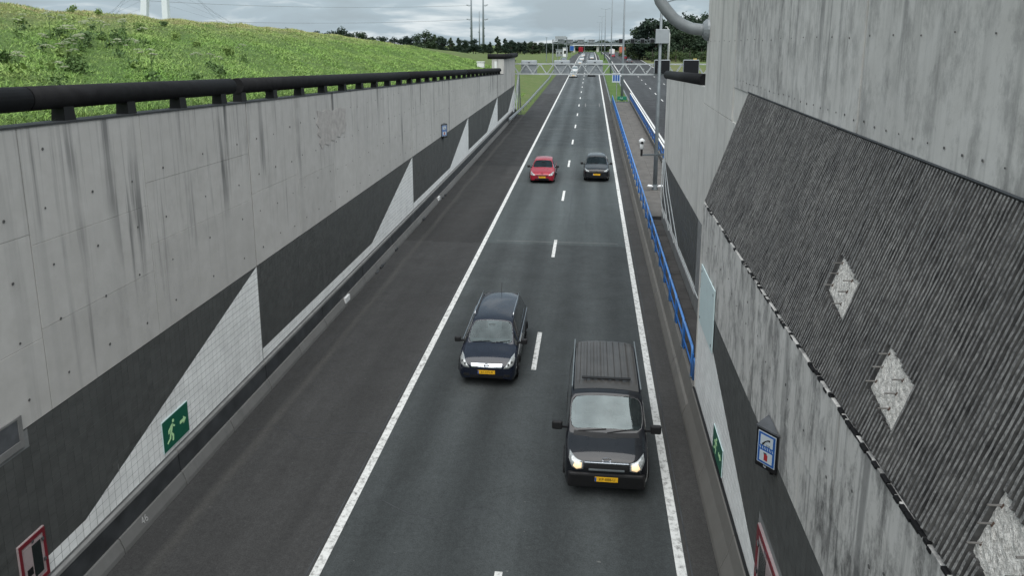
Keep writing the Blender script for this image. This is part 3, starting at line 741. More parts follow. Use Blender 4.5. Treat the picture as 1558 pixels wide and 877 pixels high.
MB().tube([(4.12, 27.6, cwt(27.6)+0.19), (4.12, 34, cwt(34)+0.19), (4.12, 41.2, cwt(41.2)+0.19)], 0.225, 22).build('pipe', M['black_pipe'], cpp).data.polygons.foreach_set('use_smooth', [len(p.vertices) == 4 for p in cpp.children[-1].data.polygons])
for yy in (29.5, 33.5, 38.5): MB().box(4.0, 4.24, yy-0.12, yy+0.12, cwt(yy)-0.02, cwt(yy)+0.1).build('post', M['black'], cpp)
# conduits dropping along the centre wall
for k, pp in enumerate(([(1008.5, 243), (1005.5, 300), (1010, 333)], [(1009, 243), (1009.5, 292), (1017, 351)], [(1010, 241), (1013.5, 292), (1025, 370)], [(1011, 239), (1017, 290), (1032, 381), (1062, 455)])):
    P = [onX(a, b, UX-0.05) for a, b in pp]
    tag(MB().tube(P, 0.028, 6).build('conduit_pipe', M['galv_pale'], None, smooth=True), ('shortest pale conduit dropping to the walkway at the centre wall end', 'pale conduit second from the centre wall end, dropping steeply', 'pale conduit third from the centre wall end on dark tiles', 'longest pale conduit that drops, bends and runs on along the tiles')[k], 'pipe', 'conduits on the centre wall')

# ---- walkway
wk = tag(MB().rbox(3.02, UX-0.002, YC+0.07, 40.0, -0.2, 0.40).build('walkway', M['bitumen']), kind='structure')
y = YC+0.1
while y < 39:
    for (xa, xb) in ((3.09, 3.52), (3.53, UX-0.01)):
        MB().rbox(xa, xb, y+0.008, y+1.0, 0.40, 0.44+random.uniform(0, 0.006)).build('paving_slab', M['paver_dark'], wk, bevel=0.005)
    y += 1.01
wk2 = tag(MB().sweep([(3.05, -0.1), (5.52, -0.1), (5.52, 0.55), (3.05, 0.55)], [40.02, 108]).build('walkway', M['bitumen']), kind='structure')
y = 40.03
while y < 106:
    for (xa, xb) in ((3.06, 4.286), (4.294, 5.51)):
        MB().rbox(xa, xb, y+0.003, y+2.997, 0.55, 0.585).build('paving_slab', M['paving'], wk2)
    y += 3.0
# ---- barriers on the right
def barrier_right(root, ya, yb, mirror=None):
    y = ya
    while y < yb-0.2:
        y1 = min(y+3.05, yb); g = 0.012
        def prof(p): return [((mirror-x) if mirror else x, h) for x, h in p]
        MB().sweep(prof([(3.07, 0.0), (2.70, 0.0), (2.715, 0.10), (2.80, 0.33), (2.84, 0.36), (3.07, 0.36)]), [y+g, y1-g]).build('kerb_block', M['kerb_r'], root, bevel=0.01)
        MB().sweep(prof([(3.06, 0.365), (2.87, 0.365), (2.95, 0.84), (2.965, 0.88), (3.06, 0.88)]), [y+g*0.7, y1-g*0.7]).build('upstand', M['kerb_r'], root, bevel=0.008)
        y = y1
rb = thing('concrete_barrier', 'brownish concrete step barrier between the van lane and the walkway', 'barrier')
barrier_right(rb, YC+0.05, 106.5)
rb0 = thing('concrete_barrier', 'smooth low concrete kerb running along the tiled foot of the portal wall', 'barrier')
y = 1.0
while y < YC:
    y1 = min(y+3.06, YC+0.04)
    MB().sweep([(2.995, 0.0), (2.70, 0.0), (2.72, 0.12), (2.86, 0.50), (2.93, 0.86), (2.995, 0.90)], [y+0.01, y1-0.01]).build('kerb_block', M['kerb_r'], rb0, bevel=0.01)
    y = y1
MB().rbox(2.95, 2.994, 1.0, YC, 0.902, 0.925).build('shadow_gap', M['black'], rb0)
rb2 = thing('concrete_barrier', 'pale step barrier between walkway and the far carriageway', 'barrier')
barrier_right(rb2, 40.0, 106.5, mirror=8.62)

# ---- blue railings
def railing(root, X, ya, yb, hb, ht_, top_mat, step=2.05):
    y = ya
    while y < yb-0.4:
        y1 = min(y+step, yb)
        m = MB(); h = ht_; r = 0.042; e = 0.03
        def q(yy, hh): return (X, yy, zr(yy)+hh)
        # one welded panel: rounded loop plus flat uprights
        m.tube([q(y+e, hb), q(y+e, h-0.12), q(y+e+0.04, h-0.03), q(y+e+0.12, h), q(y1-e-0.12, h), q(y1-e-0.04, h-0.03), q(y1-e, h-0.12), q(y1-e, hb)], r, 8)
        pn = m.build('railing_panel', top_mat, root, smooth=True)
        for yy in (y+e, y1-e): MB().obox((X+0.012, yy, zr(yy)+hb+0.36), (1, 0, 0), (0, 1, 0), (0, 0, 1), 0.04, 0.20, 0.72).build('upright', M['blue'], pn)
        MB().bar(q(y+e, hb+0.32), q(y1-e, hb+0.32), 0.035, 0.05).build('lower_rail', M['blue'], pn)
        MB().obox((X, y+e, zr(y)+hb+0.02), (1, 0, 0), (0, 1, 0), (0, 0, 1), 0.12, 0.2, 0.04).build('foot_plate', M['galv_dark'], pn)
        y = y1
M['blue_light'] = plain('blue_paint_pale', (0.07, 0.22, 0.55), 0.3, var=0.25, spec=0.6)  # paler blue for the panel tubes
r1 = thing('blue_railing', 'blue tubular railing standing on barrier beside the van lane', 'railing')
railing(r1, 3.0, 20.0, 104, 0.88, 1.76, M['blue_light'])
MB().tube([(3.03, 19.45, zr(19.4)+0.88), (3.03, 19.45, zr(19.4)+1.45), (3.03, 19.55, zr(19.4)+1.55), (3.03, 19.75, zr(19.4)+1.55), (3.03, 19.85, zr(19.4)+1.45), (3.03, 19.85, zr(19.4)+0.88)], 0.04, 8).build('end_hoop', M['blue_light'], r1, smooth=True)
r2 = thing('blue_railing', 'blue railing with handrail whitened for reflected light along far side of walkway', 'railing')
railing(r2, 5.64, 45.0, 108, 0.88, 1.72, M['blue'])
MB().sweep([(5.585, 1.74), (5.705, 1.74), (5.705, 1.80), (5.585, 1.80)], yrange(45, 108, 9)).build('handrail', M['rail_sheen'], r2)  # white strip colours in the light reflecting off the top rail

# ================================================================== WALL FURNITURE
def exit_sign(label, X, sgn, y0, y1, h0, h1, arrow_far=True):
    o = thing('exit_sign', label, 'sign', loc=(X, (y0+y1)/2, zr((y0+y1)/2)+(h0+h1)/2))
    W, Hh = (y1-y0), (h1-h0)
    def P(u, v, d): return (sgn*d, u*W/2, v*Hh/2+GRADE*u*W/2)
    def shape(name, pts, d0, d1, mat, par=o): return MB().poly([P(u, v, d0) for u, v in pts], (sgn*(d1-d0), 0, 0)).build(name, mat, par)
    shape('frame', [(-1.03, -1.05), (1.03, -1.05), (1.03, 1.05), (-1.03, 1.05)], 0.0, 0.018, M['blue_panel'])
    shape('board', [(-1, -1), (1, -1), (1, 1), (-1, 1)], 0.018, 0.024, M['green'])
    s = 1 if arrow_far else -1
    def m(L): return [(u*s, v) for u, v in L]
    n = 10
    pic = MB()
    def ap(L): pic.poly([P(u, v, 0.024) for u, v in m(L)], (sgn*0.004, 0, 0))
    ap([(-0.20+0.075*math.cos(2*math.pi*k/n), 0.60+0.10*math.sin(2*math.pi*k/n)) for k in range(n)])
    ap([(-0.42, 0.38), (-0.28, 0.48), (-0.22, 0.42), (-0.36, -0.08), (-0.48, -0.05)])
    ap([(-0.28, 0.46), (-0.08, 0.22), (-0.12, 0.14), (-0.30, 0.30)]); ap([(-0.42, 0.38), (-0.60, 0.20), (-0.62, -0.02), (-0.54, -0.02), (-0.52, 0.14), (-0.40, 0.24)])
    ap([(-0.47, -0.02), (-0.36, -0.06), (-0.22, -0.30), (-0.26, -0.66), (-0.36, -0.66), (-0.33, -0.36)])
    ap([(-0.48, -0.02), (-0.40, -0.06), (-0.46, -0.42), (-0.72, -0.62), (-0.76, -0.52), (-0.56, -0.36)])
    pic.build('running_figure', M['lime'], o)
    shape('arrow', m([(0.30, -0.06), (0.58, -0.06), (0.58, -0.22), (0.80, 0.04), (0.58, 0.30), (0.58, 0.14), (0.30, 0.14)]), 0.024, 0.028, M['lime'])
    return o
exit_sign('green exit sign with running figure on white tiles of the long left wall', -9.495, 1, 14.52, 15.58, 1.06, 1.80, True)
exit_sign('green exit sign on white tiles under the portal wall', 2.992, -1, 14.95, 16.1, 1.02, 1.62, False)

def sos_prism(label, X, sgn, yc, hc, W=0.66, HH=0.66, D=0.26):
    """triangular box: back on the wall, two faces meeting in a ridge towards the road"""
    o = thing('emergency_sign', label, 'sign', loc=(X, yc, zr(yc)+hc))
    A, B, C = Vector((0, -W/2, 0)), Vector((0, W/2, 0)), Vector((sgn*D, 0.0, 0))
    up = Vector((0, 0, 1))
    MB().poly([A-up*HH/2, B-up*HH/2, C-up*HH/2], up*HH).build('housing', M['black'], o, bevel=0.012)
    e = Vector((0, 0, 0.03)); MB().poly([A*1.04+up*HH/2, B*1.04+up*HH/2, C*1.04+up*HH/2], e).build('roof_plate', M['vent'], o)
    for (p, q) in ((A, C), (C, B)):
        xa = (q-p); L = xa.length; xa = xa.normalized(); nn = xa.cross(up)
        if nn.x*sgn < 0: nn = -nn
        c = (p+q)/2
        def P(u, v, d): return c+xa*u*L/2+up*v*HH/2+nn*d
        def rect(name, u0, u1, v0, v1, d0, d1, mat, par):
            return MB().poly([P(u0, v0, d0), P(u1, v0, d0), P(u1, v1, d0), P(u0, v1, d0)], nn*(d1-d0)).build(name, mat, par)
        fc = rect('face', -0.80, 0.80, -0.74, 0.88, 0.002, 0.008, M['sign_white'], o)
        rect('blue_field', -0.74, 0.74, -0.70, 0.84, 0.008, 0.011, M['sign_blue'], fc)
        rect('white_square', -0.56, 0.56, 0.22, 0.74, 0.011, 0.014, M['sign_white'], fc)
        rect('white_square', -0.56, 0.56, -0.60, -0.06, 0.011, 0.014, M['sign_white'], fc)
        hs = [P(-0.30+0.62*t, 0.60-0.30*t*t-0.02, 0.018) for t in np.linspace(0, 1, 6)]
        MB().tube(hs, [0.016, 0.010, 0.009, 0.009, 0.010, 0.017], 6).build('handset', M['black'], fc)
        rect('extinguisher', -0.16, 0.16, -0.52, -0.20, 0.014, 0.017, M['sign_red'], fc)
        rect('nozzle', -0.08, 0.20, -0.19, -0.13, 0.014, 0.017, M['black'], fc)
        for k in range(6):
            u = -0.62+k*0.22; MB().poly([P(u, 0.02, 0.011), P(u+0.06, 0.02, 0.011), P(u+0.14, 0.15, 0.011), P(u+0.08, 0.15, 0.011)], nn*0.002).build('stripe', M['sign_white'], fc)
        mw = Matrix((xa, up, nn)).transposed().to_4x4() if xa.cross(up).dot(nn) > 0 else Matrix((-xa, up, nn)).transposed().to_4x4()
        mw.translation = P(-0.15, 0.27, 0.0145); text_obj('lettering', 'SOS', 0.045, M['black'], fc, mw, 0.001)
        mw = mw.copy(); mw.translation = P(0.1, -0.85, 0.003); text_obj('lettering', '16', 0.06, M['sign_white'], o, mw, 0.001)
    MB().obox((sgn*0.03, 0, -HH/2-0.04), (1, 0, 0), (0, 1, 0), (0, 0, 1), 0.06, W*0.5, 0.08).build('bracket', M['black'], o)
    return o
sos_prism('black triangular emergency telephone and extinguisher sign on the portal wall', 2.985, -1, 11.14, 4.03)
sos_prism('small black and blue emergency sign box on the long left wall', -9.49, 1, 47.3, 4.15, W=1.0, HH=0.86, D=0.3)

def cabinet(label, X, sgn, y0, y1, h0, h1):
    o = thing('emergency_cabinet', label, 'cabinet', loc=(X, (y0+y1)/2, zr((y0+y1)/2)+(h0+h1)/2)); W, Hh = y1-y0, h1-h0
    def rect(name, u0, u1, v0, v1, d0, d1, mat, par=o, bv=0.0):
        return MB().poly([(sgn*d0, u*W/2, v*Hh/2+GRADE*u*W/2) for u, v in ((u0, v0), (u1, v0), (u1, v1), (u0, v1))], (sgn*(d1-d0), 0, 0)).build(name, mat, par, bevel=bv)
    rect('box', -1.0, 1.0, -1.0, 1.0, -0.03, 0.02, M['pink'], bv=0.004)
    for nm, a in (('frame_bar', (-0.97, 0.97, 0.82, 0.97)), ('frame_bar', (-0.97, 0.97, -0.97, -0.82)), ('frame_bar', (-0.97, -0.80, -0.82, 0.82)), ('frame_bar', (0.80, 0.97, -0.82, 0.82))):
        rect(nm, *a, 0.02, 0.032, M['red_frame'])
    d = rect('door_panel', -0.66, 0.70, -0.72, 0.72, 0.02, 0.027, M['pink'])
    rect('window', -0.10, 0.56, -0.62, 0.64, 0.027, 0.034, M['cab_glass'], d)
    rect('label_plate', -0.60, -0.18, -0.42, -0.12, 0.027, 0.030, M['black'], d)
    for v in (0.52, -0.30):
        b = rect('hinge', 0.62, 0.78, v, v+0.13, 0.032, 0.05, M['chrome'])
    rect('knob', -0.1, 0.04, 0.76, 0.86, 0.032, 0.05, M['chrome'])
    return o
cabinet('red framed emergency cabinet with dark glass on the long left wall', -9.49, 1, 10.20, 10.82, 0.97, 1.93)
cabinet('red framed emergency cabinet sunk into tiles of the portal wall', 2.985, -1, CABR[0], CABR[1], CABR[2], CABR[3])
pb = thing('metal_panel', 'pale blue metal panel fixed at the corner of the portal wall', 'panel')
MB().rbox(2.955, 2.985, 16.86, 18.95, 3.02, 4.55).build('sheet', M['blue_panel'], pb, bevel=0.004)
for yy in (17.0, 18.8):
    for h in (3.15, 4.4): MB().rbox(2.945, 2.955, yy-0.03, yy+0.03, h-0.03, h+0.03).build('bolt', M['galv_dark'], pb)

# ---- curved tube at the end of the tall wall
ct = thing('curved_tube', 'grey curved steel tube with flange on the end of the tall wall', 'tube')
cp_ = [onY(a, b, 26.45) for a, b in ((1078, 45), (1066, 45), (1052, 43), (1038, 37), (1025, 28), (1014, 15), (1005, 2))]
d_ = cp_[-1]; cp_ += [Vector((d_.x-0.18, 26.45, d_.z+0.6)), Vector((d_.x-0.22, 26.45, d_.z+1.4)), Vector((d_.x-0.22, 26.45, d_.z+2.6))]
MB().tube(cp_, 0.20, 18).build('tube', M['galv'], ct, smooth=True)
fl = onY(1074, 45, 26.45); MB().tube([fl+Vector((-0.10, 0, 0)), fl+Vector((0.02, 0, 0)), fl+Vector((0.20, 0, 0))], [0.26, 0.37, 0.40], 18).build('flange', M['galv'], ct)
# ---- camera bracket on the centre wall end
cb = thing('surveillance_camera', 'white camera on an arm reaching out from the centre wall', 'camera')
A = onY(1013, 235, 39.75); B = onY(976, 236, 39.75)
MB().bar(A, B, 0.09, 0.09).build('arm', M['galv_dark'], cb)
MB().obox(A, (1, 0, 0), (0, 1, 0), (0, 0, 1), 0.12, 0.3, 0.4).build('wall_plate', M['black'], cb)
MB().tube([B+Vector((0, 0, -0.05)), B+Vector((0, 0, 0.32))], 0.06, 10).build('stem', M['trim'], cb)
MB().tube([B+Vector((0, 0, 0.3)), B+Vector((0, 0, 0.35)), B+Vector((0, 0, 0.6)), B+Vector((0, 0, 0.64))], [0.05, 0.10, 0.11, 0.05], 12).build('housing', M['white'], cb, smooth=True)
MB().tube([B+Vector((0, 0, 0.62)), B+Vector((0, 0, 0.68)), B+Vector((0, 0, 0.8)), B+Vector((0, 0, 0.9))], [0.10, 0.17, 0.16, 0.04], 12).build('dome', M['white'], cb, smooth=True)
MB().tube([B+Vector((0, -0.1, 0.72)), B+Vector((0, -0.2, 0.68))], 0.06, 8).build('lens', M['black'], cb)
# ---- post on the walkway
px, py = 4.18, 47.0; pz = zr(py)+0.585
lpst = thing('sign_post', 'slender grey post with small square plate standing on the walkway', 'post', loc=(px, py, pz))
MB().tube([(0, 0, 0), (0, 0, 3.5), (0, 0, 11.6)], [0.14, 0.115, 0.075], 12).build('shaft', M['galv_dark'], lpst, smooth=True)
MB().tube([(0, 0, 0), (0, 0, 0.04), (0, 0, 0.35)], [0.19, 0.19, 0.15], 12).build('foot', M['galv_dark'], lpst)
for s in (-1, 1): MB().tube([(s*0.12, -0.18, 0.22), (s*0.22, -0.2, 0.26), (s*0.42, -0.2, 0.27), (s*0.50, -0.2, 0.24)], [0.03, 0.08, 0.10, 0.04], 10).build('cable_cover', M['white'], lpst, smooth=True)
MB().box(-0.32, 0.52, -0.20, -0.13, 9.12, 9.98).build('plate', M['grey_sign'], lpst, bevel=0.03)
for h in (9.3, 9.8): MB().box(-0.1, 0.1, -0.13, -0.06, h, h+0.06).build('clamp', M['galv_dark'], lpst)
MB().bar((0, 0, 11.5), (0.9, 0, 11.75), 0.07).build('lamp_arm', M['galv_dark'], lpst)
MB().box(0.8, 1.5, -0.13, 0.13, 11.7, 11.82).build('lamp_head', M['galv_dark'], lpst, bevel=0.03)

# ================================================================== GANTRIES
def truss(root, Y, x0, x1, zb, zt, dy, step, r, mat, diag='diagonal'):
    for yy in (Y-dy/2, Y+dy/2):
        for z in (zb, zt): MB().bar((x0, yy, z), (x1, yy, z), r*1.6).build('chord', mat, root)
        n = int((x1-x0)/step); s = (x1-x0)/n
        m = MB()
        for k in range(n):
            a, b = x0+k*s, x0+(k+1)*s; c = (a+b)/2
            m.bar((a, yy, zb), (c, yy, zt), r); m.bar((c, yy, zt), (b, yy, zb), r)
        m.build('lattice', mat, root)
    m = MB()
    for k in range(int((x1-x0)/step)+1):
        a = x0+k*step
        for z in (zb, zt): m.bar((a, Y-dy/2, z), (a, Y+dy/2, z), r)
    m.build('cross_bars', mat, root)
GY = 95.4
gz0, gz1 = onY(850, 112.5, GY).z, onY(850, 97.0, GY).z
g1 = thing('sign_gantry', 'pale steel lattice gantry spanning both carriageways at the wall end', 'gantry')
truss(g1, GY, -10.9, 21.0, gz0, gz1, 0.9, 1.75, 0.085, M['galv_pale'])
zb_ = zr(GY)+0.3
for (yy, zz) in ((89.0, 0.9), (92.2, 0.9), (95.4, 0.1), (98.5, 0.1)):
    MB().tube([(-9.18, yy, zr(yy)+zz), (-9.18, GY+(yy-94)*0.08, gz0)], 0.075, 8).build('leg', M['galv'], g1)
for xx in (19.5, 20.6): MB().tube([(xx, GY, zr(GY)-0.1), (xx, GY, gz0)], 0.14, 8).build('leg', M['galv'], g1)
MB().tube([(-10.9, 94.6, gz0+0.2), (-10.9, 94.6, gz1+0.3), (-10.3, 94.4, gz1+0.5), (-9.4, 94.2, gz1+0.4)], 0.07, 8).build('cable_loop', M['black'], g1, smooth=True)
def matrix_sign(label, x, zc, Y, w, h, face, group=None):
    """face 'back' shows its grey housing to the viewer, 'front' its black screen"""
    o = thing('matrix_sign', label, 'sign', group, loc=(x, Y, zc))
    MB().box(-w/2, w/2, 0.0, 0.35, -h/2, h/2).build('housing', M['grey_sign'], o, bevel=0.12)
    if face == 'front':
        MB().box(-w/2+0.07, w/2-0.07, -0.04, 0.0, -h/2+0.07, h/2-0.07).build('screen', M['black_gloss'], o, bevel=0.1)
    else:
        MB().box(-0.12, 0.12, -0.06, 0.0, h*0.3, h*0.36).build('latch', M['black'], o)
        MB().box(-w/2+0.3, w/2-0.3, -0.03, 0.0, -h*0.32, h*0.18).build('access_door', M['grey_sign'], o, bevel=0.02)
    for s in (-1, 1): MB().bar((s*w*0.3, 0.2, -h/2+0.1), (s*w*0.3, 0.2, h/2-0.1), 0.08).build('bracket', M['galv'], o)
    return o
for px_, lb_ in ((805, 'grey back of lane signal box over the emergency lane on wall-end gantry'), (855, 'grey back of lane signal box over the left lane on wall-end gantry'), (905, 'grey back of lane signal box over the right lane on wall-end gantry')):
    c_ = onY(px_, 102, GY+0.75); matrix_sign(lb_, c_.x, c_.z, GY+0.62, 2.05, 1.75, 'back')
for px_, lb_ in ((1007, 'black lane signal screen behind the slender grey post'), (1051, 'black lane signal screen above the short pipe on centre wall')):
    c_ = onY(px_, 101.5, GY-0.6); matrix_sign(lb_, c_.x, c_.z, GY-1.0, 1.95, 1.75, 'front')
# far gantry
FY = 236.0; zg = zr(FY)
g2 = thing('sign_gantry', 'distant thin steel gantry carrying a row of signs in front of the trees', 'gantry')
truss(g2, FY, -12.0, 23.4, zg+6.75, zg+7.7, 0.8, 1.9, 0.09, M['steel_far'])
for xx in (-12.0, -7.7, 23.4): MB().tube([(xx, FY, zg-0.2), (xx, FY, zg+(7.9 if xx < -8 else 8.6))], 0.17, 8).build('mast', M['galv'], g2)
for px_ in (853, 867, 883.5, 900): c_ = onY(px_, 63, FY-0.8); matrix_sign('pale grey sign back on the distant gantry', c_.x, c_.z, FY+0.5, 1.9, 1.5, 'back', 'sign backs on the distant gantry')
for px_ in (945, 962.5, 977.5, 992.5): c_ = onY(px_, 62, FY-0.8); matrix_sign('small black lane signal on the distant gantry', c_.x, c_.z, FY-0.9, 1.45, 1.35, 'front', 'lane signals on the distant gantry')
c_ = onY(853, 57, FY); tb = thing('direction_sign', 'wide pale sign panel above the distant gantry end', 'sign', loc=(c_.x, FY, c_.z))
MB().box(-1.7, 1.7, 0, 0.12, -0.5, 0.5).build('panel', M['grey_sign'], tb, bevel=0.04)
for s in (-1.2, 1.2): MB().bar((s, 0.2, -1.2), (s, 0.2, 0.4), 0.1).build('support', M['galv'], tb)

# ---- median: sign, box, guard rails, masts
bs = thing('lane_sign', 'white sign with three blue bars on a post in the median', 'sign', loc=(3.55, 106.5, zr(106.5)+0.1))
MB().tube([(0.08, 0.06, 0), (0.08, 0.06, 4.6)], 0.055, 8).build('post', M['galv'], bs)
bp = MB().box(-0.58, 0.58, -0.04, 0.0, 3.25, 4.55).build('panel', M['sign_white'], bs, bevel=0.03)
for k in (-1, 0, 1): MB().box(k*0.33-0.12, k*0.33+0.12, -0.05, -0.04, 3.45, 4.4).build('blue_bar', M['sign_blue'], bp)
gb = thing('hectometre_board', 'small green kilometre board with white figures at the walkway end', 'sign', loc=(4.45, 107.2, zr(107)+0.6))
MB().box(-0.65, 0.65, 0, 0.06, 0.25, 0.75).build('board', plain('board_green', (0.01, 0.16, 0.09), 0.5), gb)
for s in (-0.5, 0.5): MB().box(s-0.04, s+0.04, 0.06, 0.14, -0.4, 0.75).build('leg', M['galv'], gb)
text_obj('figures', '4,6', 0.36, M['sign_white'], gb, frame((-0.1, -0.006, 0.5), (1, 0, 0), (0, 0, 1)), 0.004)
def guardrail(label, X, ya, yb, step=4.0, xf=None):
    o = thing('guard_rail', label, 'guard rail')
    xf = xf or (lambda y: X)
    ys = yrange(ya, yb, 6.0)
    prof = [(-0.02, 0.42), (0.05, 0.47), (-0.01, 0.53), (-0.01, 0.60), (0.05, 0.66), (-0.02, 0.72)]
    vs_ = []; fs_ = []; n = len(prof)
    for y in ys: vs_ += [(xf(y)+a*(1 if X < 0 else -1), y, zr(y)+h+0.05) for a, h in prof]
    for k in range(len(ys)-1):
        for i in range(n-1): fs_.append((k*n+i, k*n+i+1, (k+1)*n+i+1, (k+1)*n+i))
    b = MB().add(vs_, fs_).build('beam', M['galv'], o, fix=False)
    md = b.modifiers.new('thick', 'SOLIDIFY'); md.thickness = 0.012
    y = ya+1
    while y < min(yb, 230):
        MB().box(xf(y)-0.16*(1 if X < 0 else -1)-0.05, xf(y)-0.16*(1 if X < 0 else -1)+0.05, y-0.04, y+0.04, zr(y)-0.15, zr(y)+0.75).build('post', M['galv_dark'], o); y += step
    return o
guardrail('bright steel guard rail leaving the wall end beside the grass verge', -8.85, 84.0, 320, xf=lambda y: -9.15+0.3*min(1, (y-84)/14.0)-(0 if y < 160 else (y-160)*0.02))
guardrail('steel guard rail on the lane side of the green median', 2.85, 107, 330)
guardrail('steel guard rail on the far carriageway side of the green median', 5.5, 108, 330)
MB().sheet([(2.75, -0.02), (3.4, 0.05), (4.3, 0.12), (5.3, 0.05), (5.9, -0.02)], [108]+[y for y in YS if y > 108]).build('median_verge', M['ground'], None, fix=False)['kind'] = 'structure'
mast_lab = ['tall grey lamp mast in the median closest to the blue railing', 'tall grey lamp mast second along the median from the railing', 'lamp mast with T-shaped top third along the median', 'lamp mast fourth along the median before the overpass', 'lamp mast furthest along the median by the overpass']
for (yy, hh), lb_ in zip(((114, 18.5), (184, 18.5), (272, 18.0), (362, 18.0), (474, 18.5)), mast_lab):
    o = thing('lamp_mast', lb_, 'lamp post', 'lamp masts along the median', loc=(4.72, yy, zr(yy)))
    MB().tube([(0, 0, 0), (0, 0, 6), (0, 0, hh)], [0.22, 0.17, 0.09], 10).build('shaft', M['steel_far'], o, smooth=True)
    for s in (-1, 1):
        MB().bar((0, 0, hh-0.1), (s*1.3, 0, hh+0.1), 0.07).build('arm', M['steel_far'], o); MB().box(s*1.45-0.3, s*1.45+0.3, -0.12, 0.12, hh+0.05, hh+0.14).build('lamp_head', M['steel_far'], o)
lm = thing('lamp_post', 'white lamp post with curved top on the far verge before the dark trees', 'lamp post', loc=(23.9, 238, zr(238)+0.4))
MB().tube([(0, 0, 0), (0, 0, 9.0), (-0.25, 0, 10.2), (-0.9, 0, 11.2)], [0.2, 0.17, 0.15, 0.08], 10).build('shaft', M['white'], lm, smooth=True)
MB().box(-1.5, -0.7, -0.15, 0.15, 11.15, 11.3).build('lamp_head', M['white'], lm)
for i, (px_, top) in enumerate(((831.3, 57), (848.5, 66), (980.5, 64), (889, 58))):
    Yp = (255, 262, 300, 420)[i]; b_ = onY(px_, 88, Yp); t_ = onY(px_, top, Yp)
    o = thing('lamp_post', ('thin pole on the meadow beside the distant gantry', 'short pale pole left of the distant gantry mast', 'thin pole before the dark trees right of the far carriageway', 'thin pole beside the far queue of cars')[i], 'pole', loc=(b_.x, Yp, terrain(b_.x, Yp)-0.05))
    MB().tube([(0, 0, 0), (0, 0, t_.z-terrain(b_.x, Yp))], [0.13, 0.07], 8).build('shaft', M['steel_far'], o); MB().box(-0.4, 0.4, -0.1, 0.1, t_.z-terrain(b_.x, Yp), t_.z-terrain(b_.x, Yp)+0.12).build('lamp_head', M['steel_far'], o)

# ================================================================== VEHICLES
def paint(name, col, metal=0.3, rough=0.28):
    t = NT(name); n = t.noise((1, 1, 1), 5, 5, 0.6)
    c = t.mix(1.0, col, t.ramp(n, (0.3, 0.9), (0.7, 1.1)), 'MULTIPLY')
    return t.set(c, t.ramp(n, (0.3, rough*0.85), (0.7, rough*1.2)), metal, 0.15, 0.85)
def clear_glass(name, extra=0.0):
    t = NT(name); n = t.noise((1, 1, 1), 1.6, 3, 0.5)
    fr = t.n('ShaderNodeFresnel'); fr.inputs[0].default_value = 1.5
    fac = t.math('ADD', t.math('MULTIPLY', fr.outputs[0], 1.0), t.ramp(n, (0.35, extra), (0.65, extra+0.03)))
    tr = t.n('ShaderNodeBsdfTransparent'); tr.inputs[0].default_value = (0.42, 0.50, 0.50, 1)
    gl = t.n('ShaderNodeBsdfGlossy'); gl.inputs['Roughness'].default_value = 0.03; gl.inputs[0].default_value = (0.74, 0.87, 0.90, 1)
    mx = t.n('ShaderNodeMixShader'); t.l(fac, mx.inputs[0]); t.l(tr.outputs[0], mx.inputs[1]); t.l(gl.outputs[0], mx.inputs[2])
    t.l(mx.outputs[0], t.t.nodes['Material Output'].inputs[0]); return t.m
def glass_mat(name, col):
    t = NT(name); n = t.noise((1, 1, 1), 2.0, 3, 0.5)
    c = t.mix(t.ramp(n, (0.35, 0), (0.65, 1)), scale3(col, 0.6), scale3(col, 1.25))
    return t.set(c, 0.06, 0.0, 0.9, 1.0)
M['p_van'] = paint('paint_van_black', (0.006, 0.007, 0.010), 0.0, 0.3)
M['p_navy'] = paint('paint_navy', (0.007, 0.010, 0.020), 0.0, 0.25)
M['p_red'] = paint('paint_red', (0.27, 0.012, 0.026), 0.1, 0.3)
M['p_black'] = paint('paint_black', (0.007, 0.008, 0.010), 0.0, 0.3)
M['p_white'] = paint('paint_white', (0.42, 0.43, 0.43), 0.0, 0.35)
M['p_silver'] = paint('paint_silver', (0.40, 0.41, 0.42), 0.5, 0.35)
M['p_grey'] = paint('paint_grey', (0.07, 0.075, 0.085), 0.4, 0.3)
M['screen'] = clear_glass('windscreen_glass'); M['screen_van'] = clear_glass('van_windscreen_glass', 0.04); M['screen_far'] = glass_mat('windscreen_far', (0.10, 0.125, 0.13)); M['dash'] = plain('dashboard', (0.10, 0.105, 0.11), 0.7); M['seat'] = plain('seat_cloth', (0.05, 0.052, 0.058), 0.9)  # far screens hold the sky reflection as a pale glass colour
M['sideglass'] = glass_mat('side_glass', (0.016, 0.018, 0.02))
M['roofgrime'] = plain('van_roof_dusty', (0.056, 0.054, 0.052), 0.38, var=0.3, sc=2, spec=0.5)

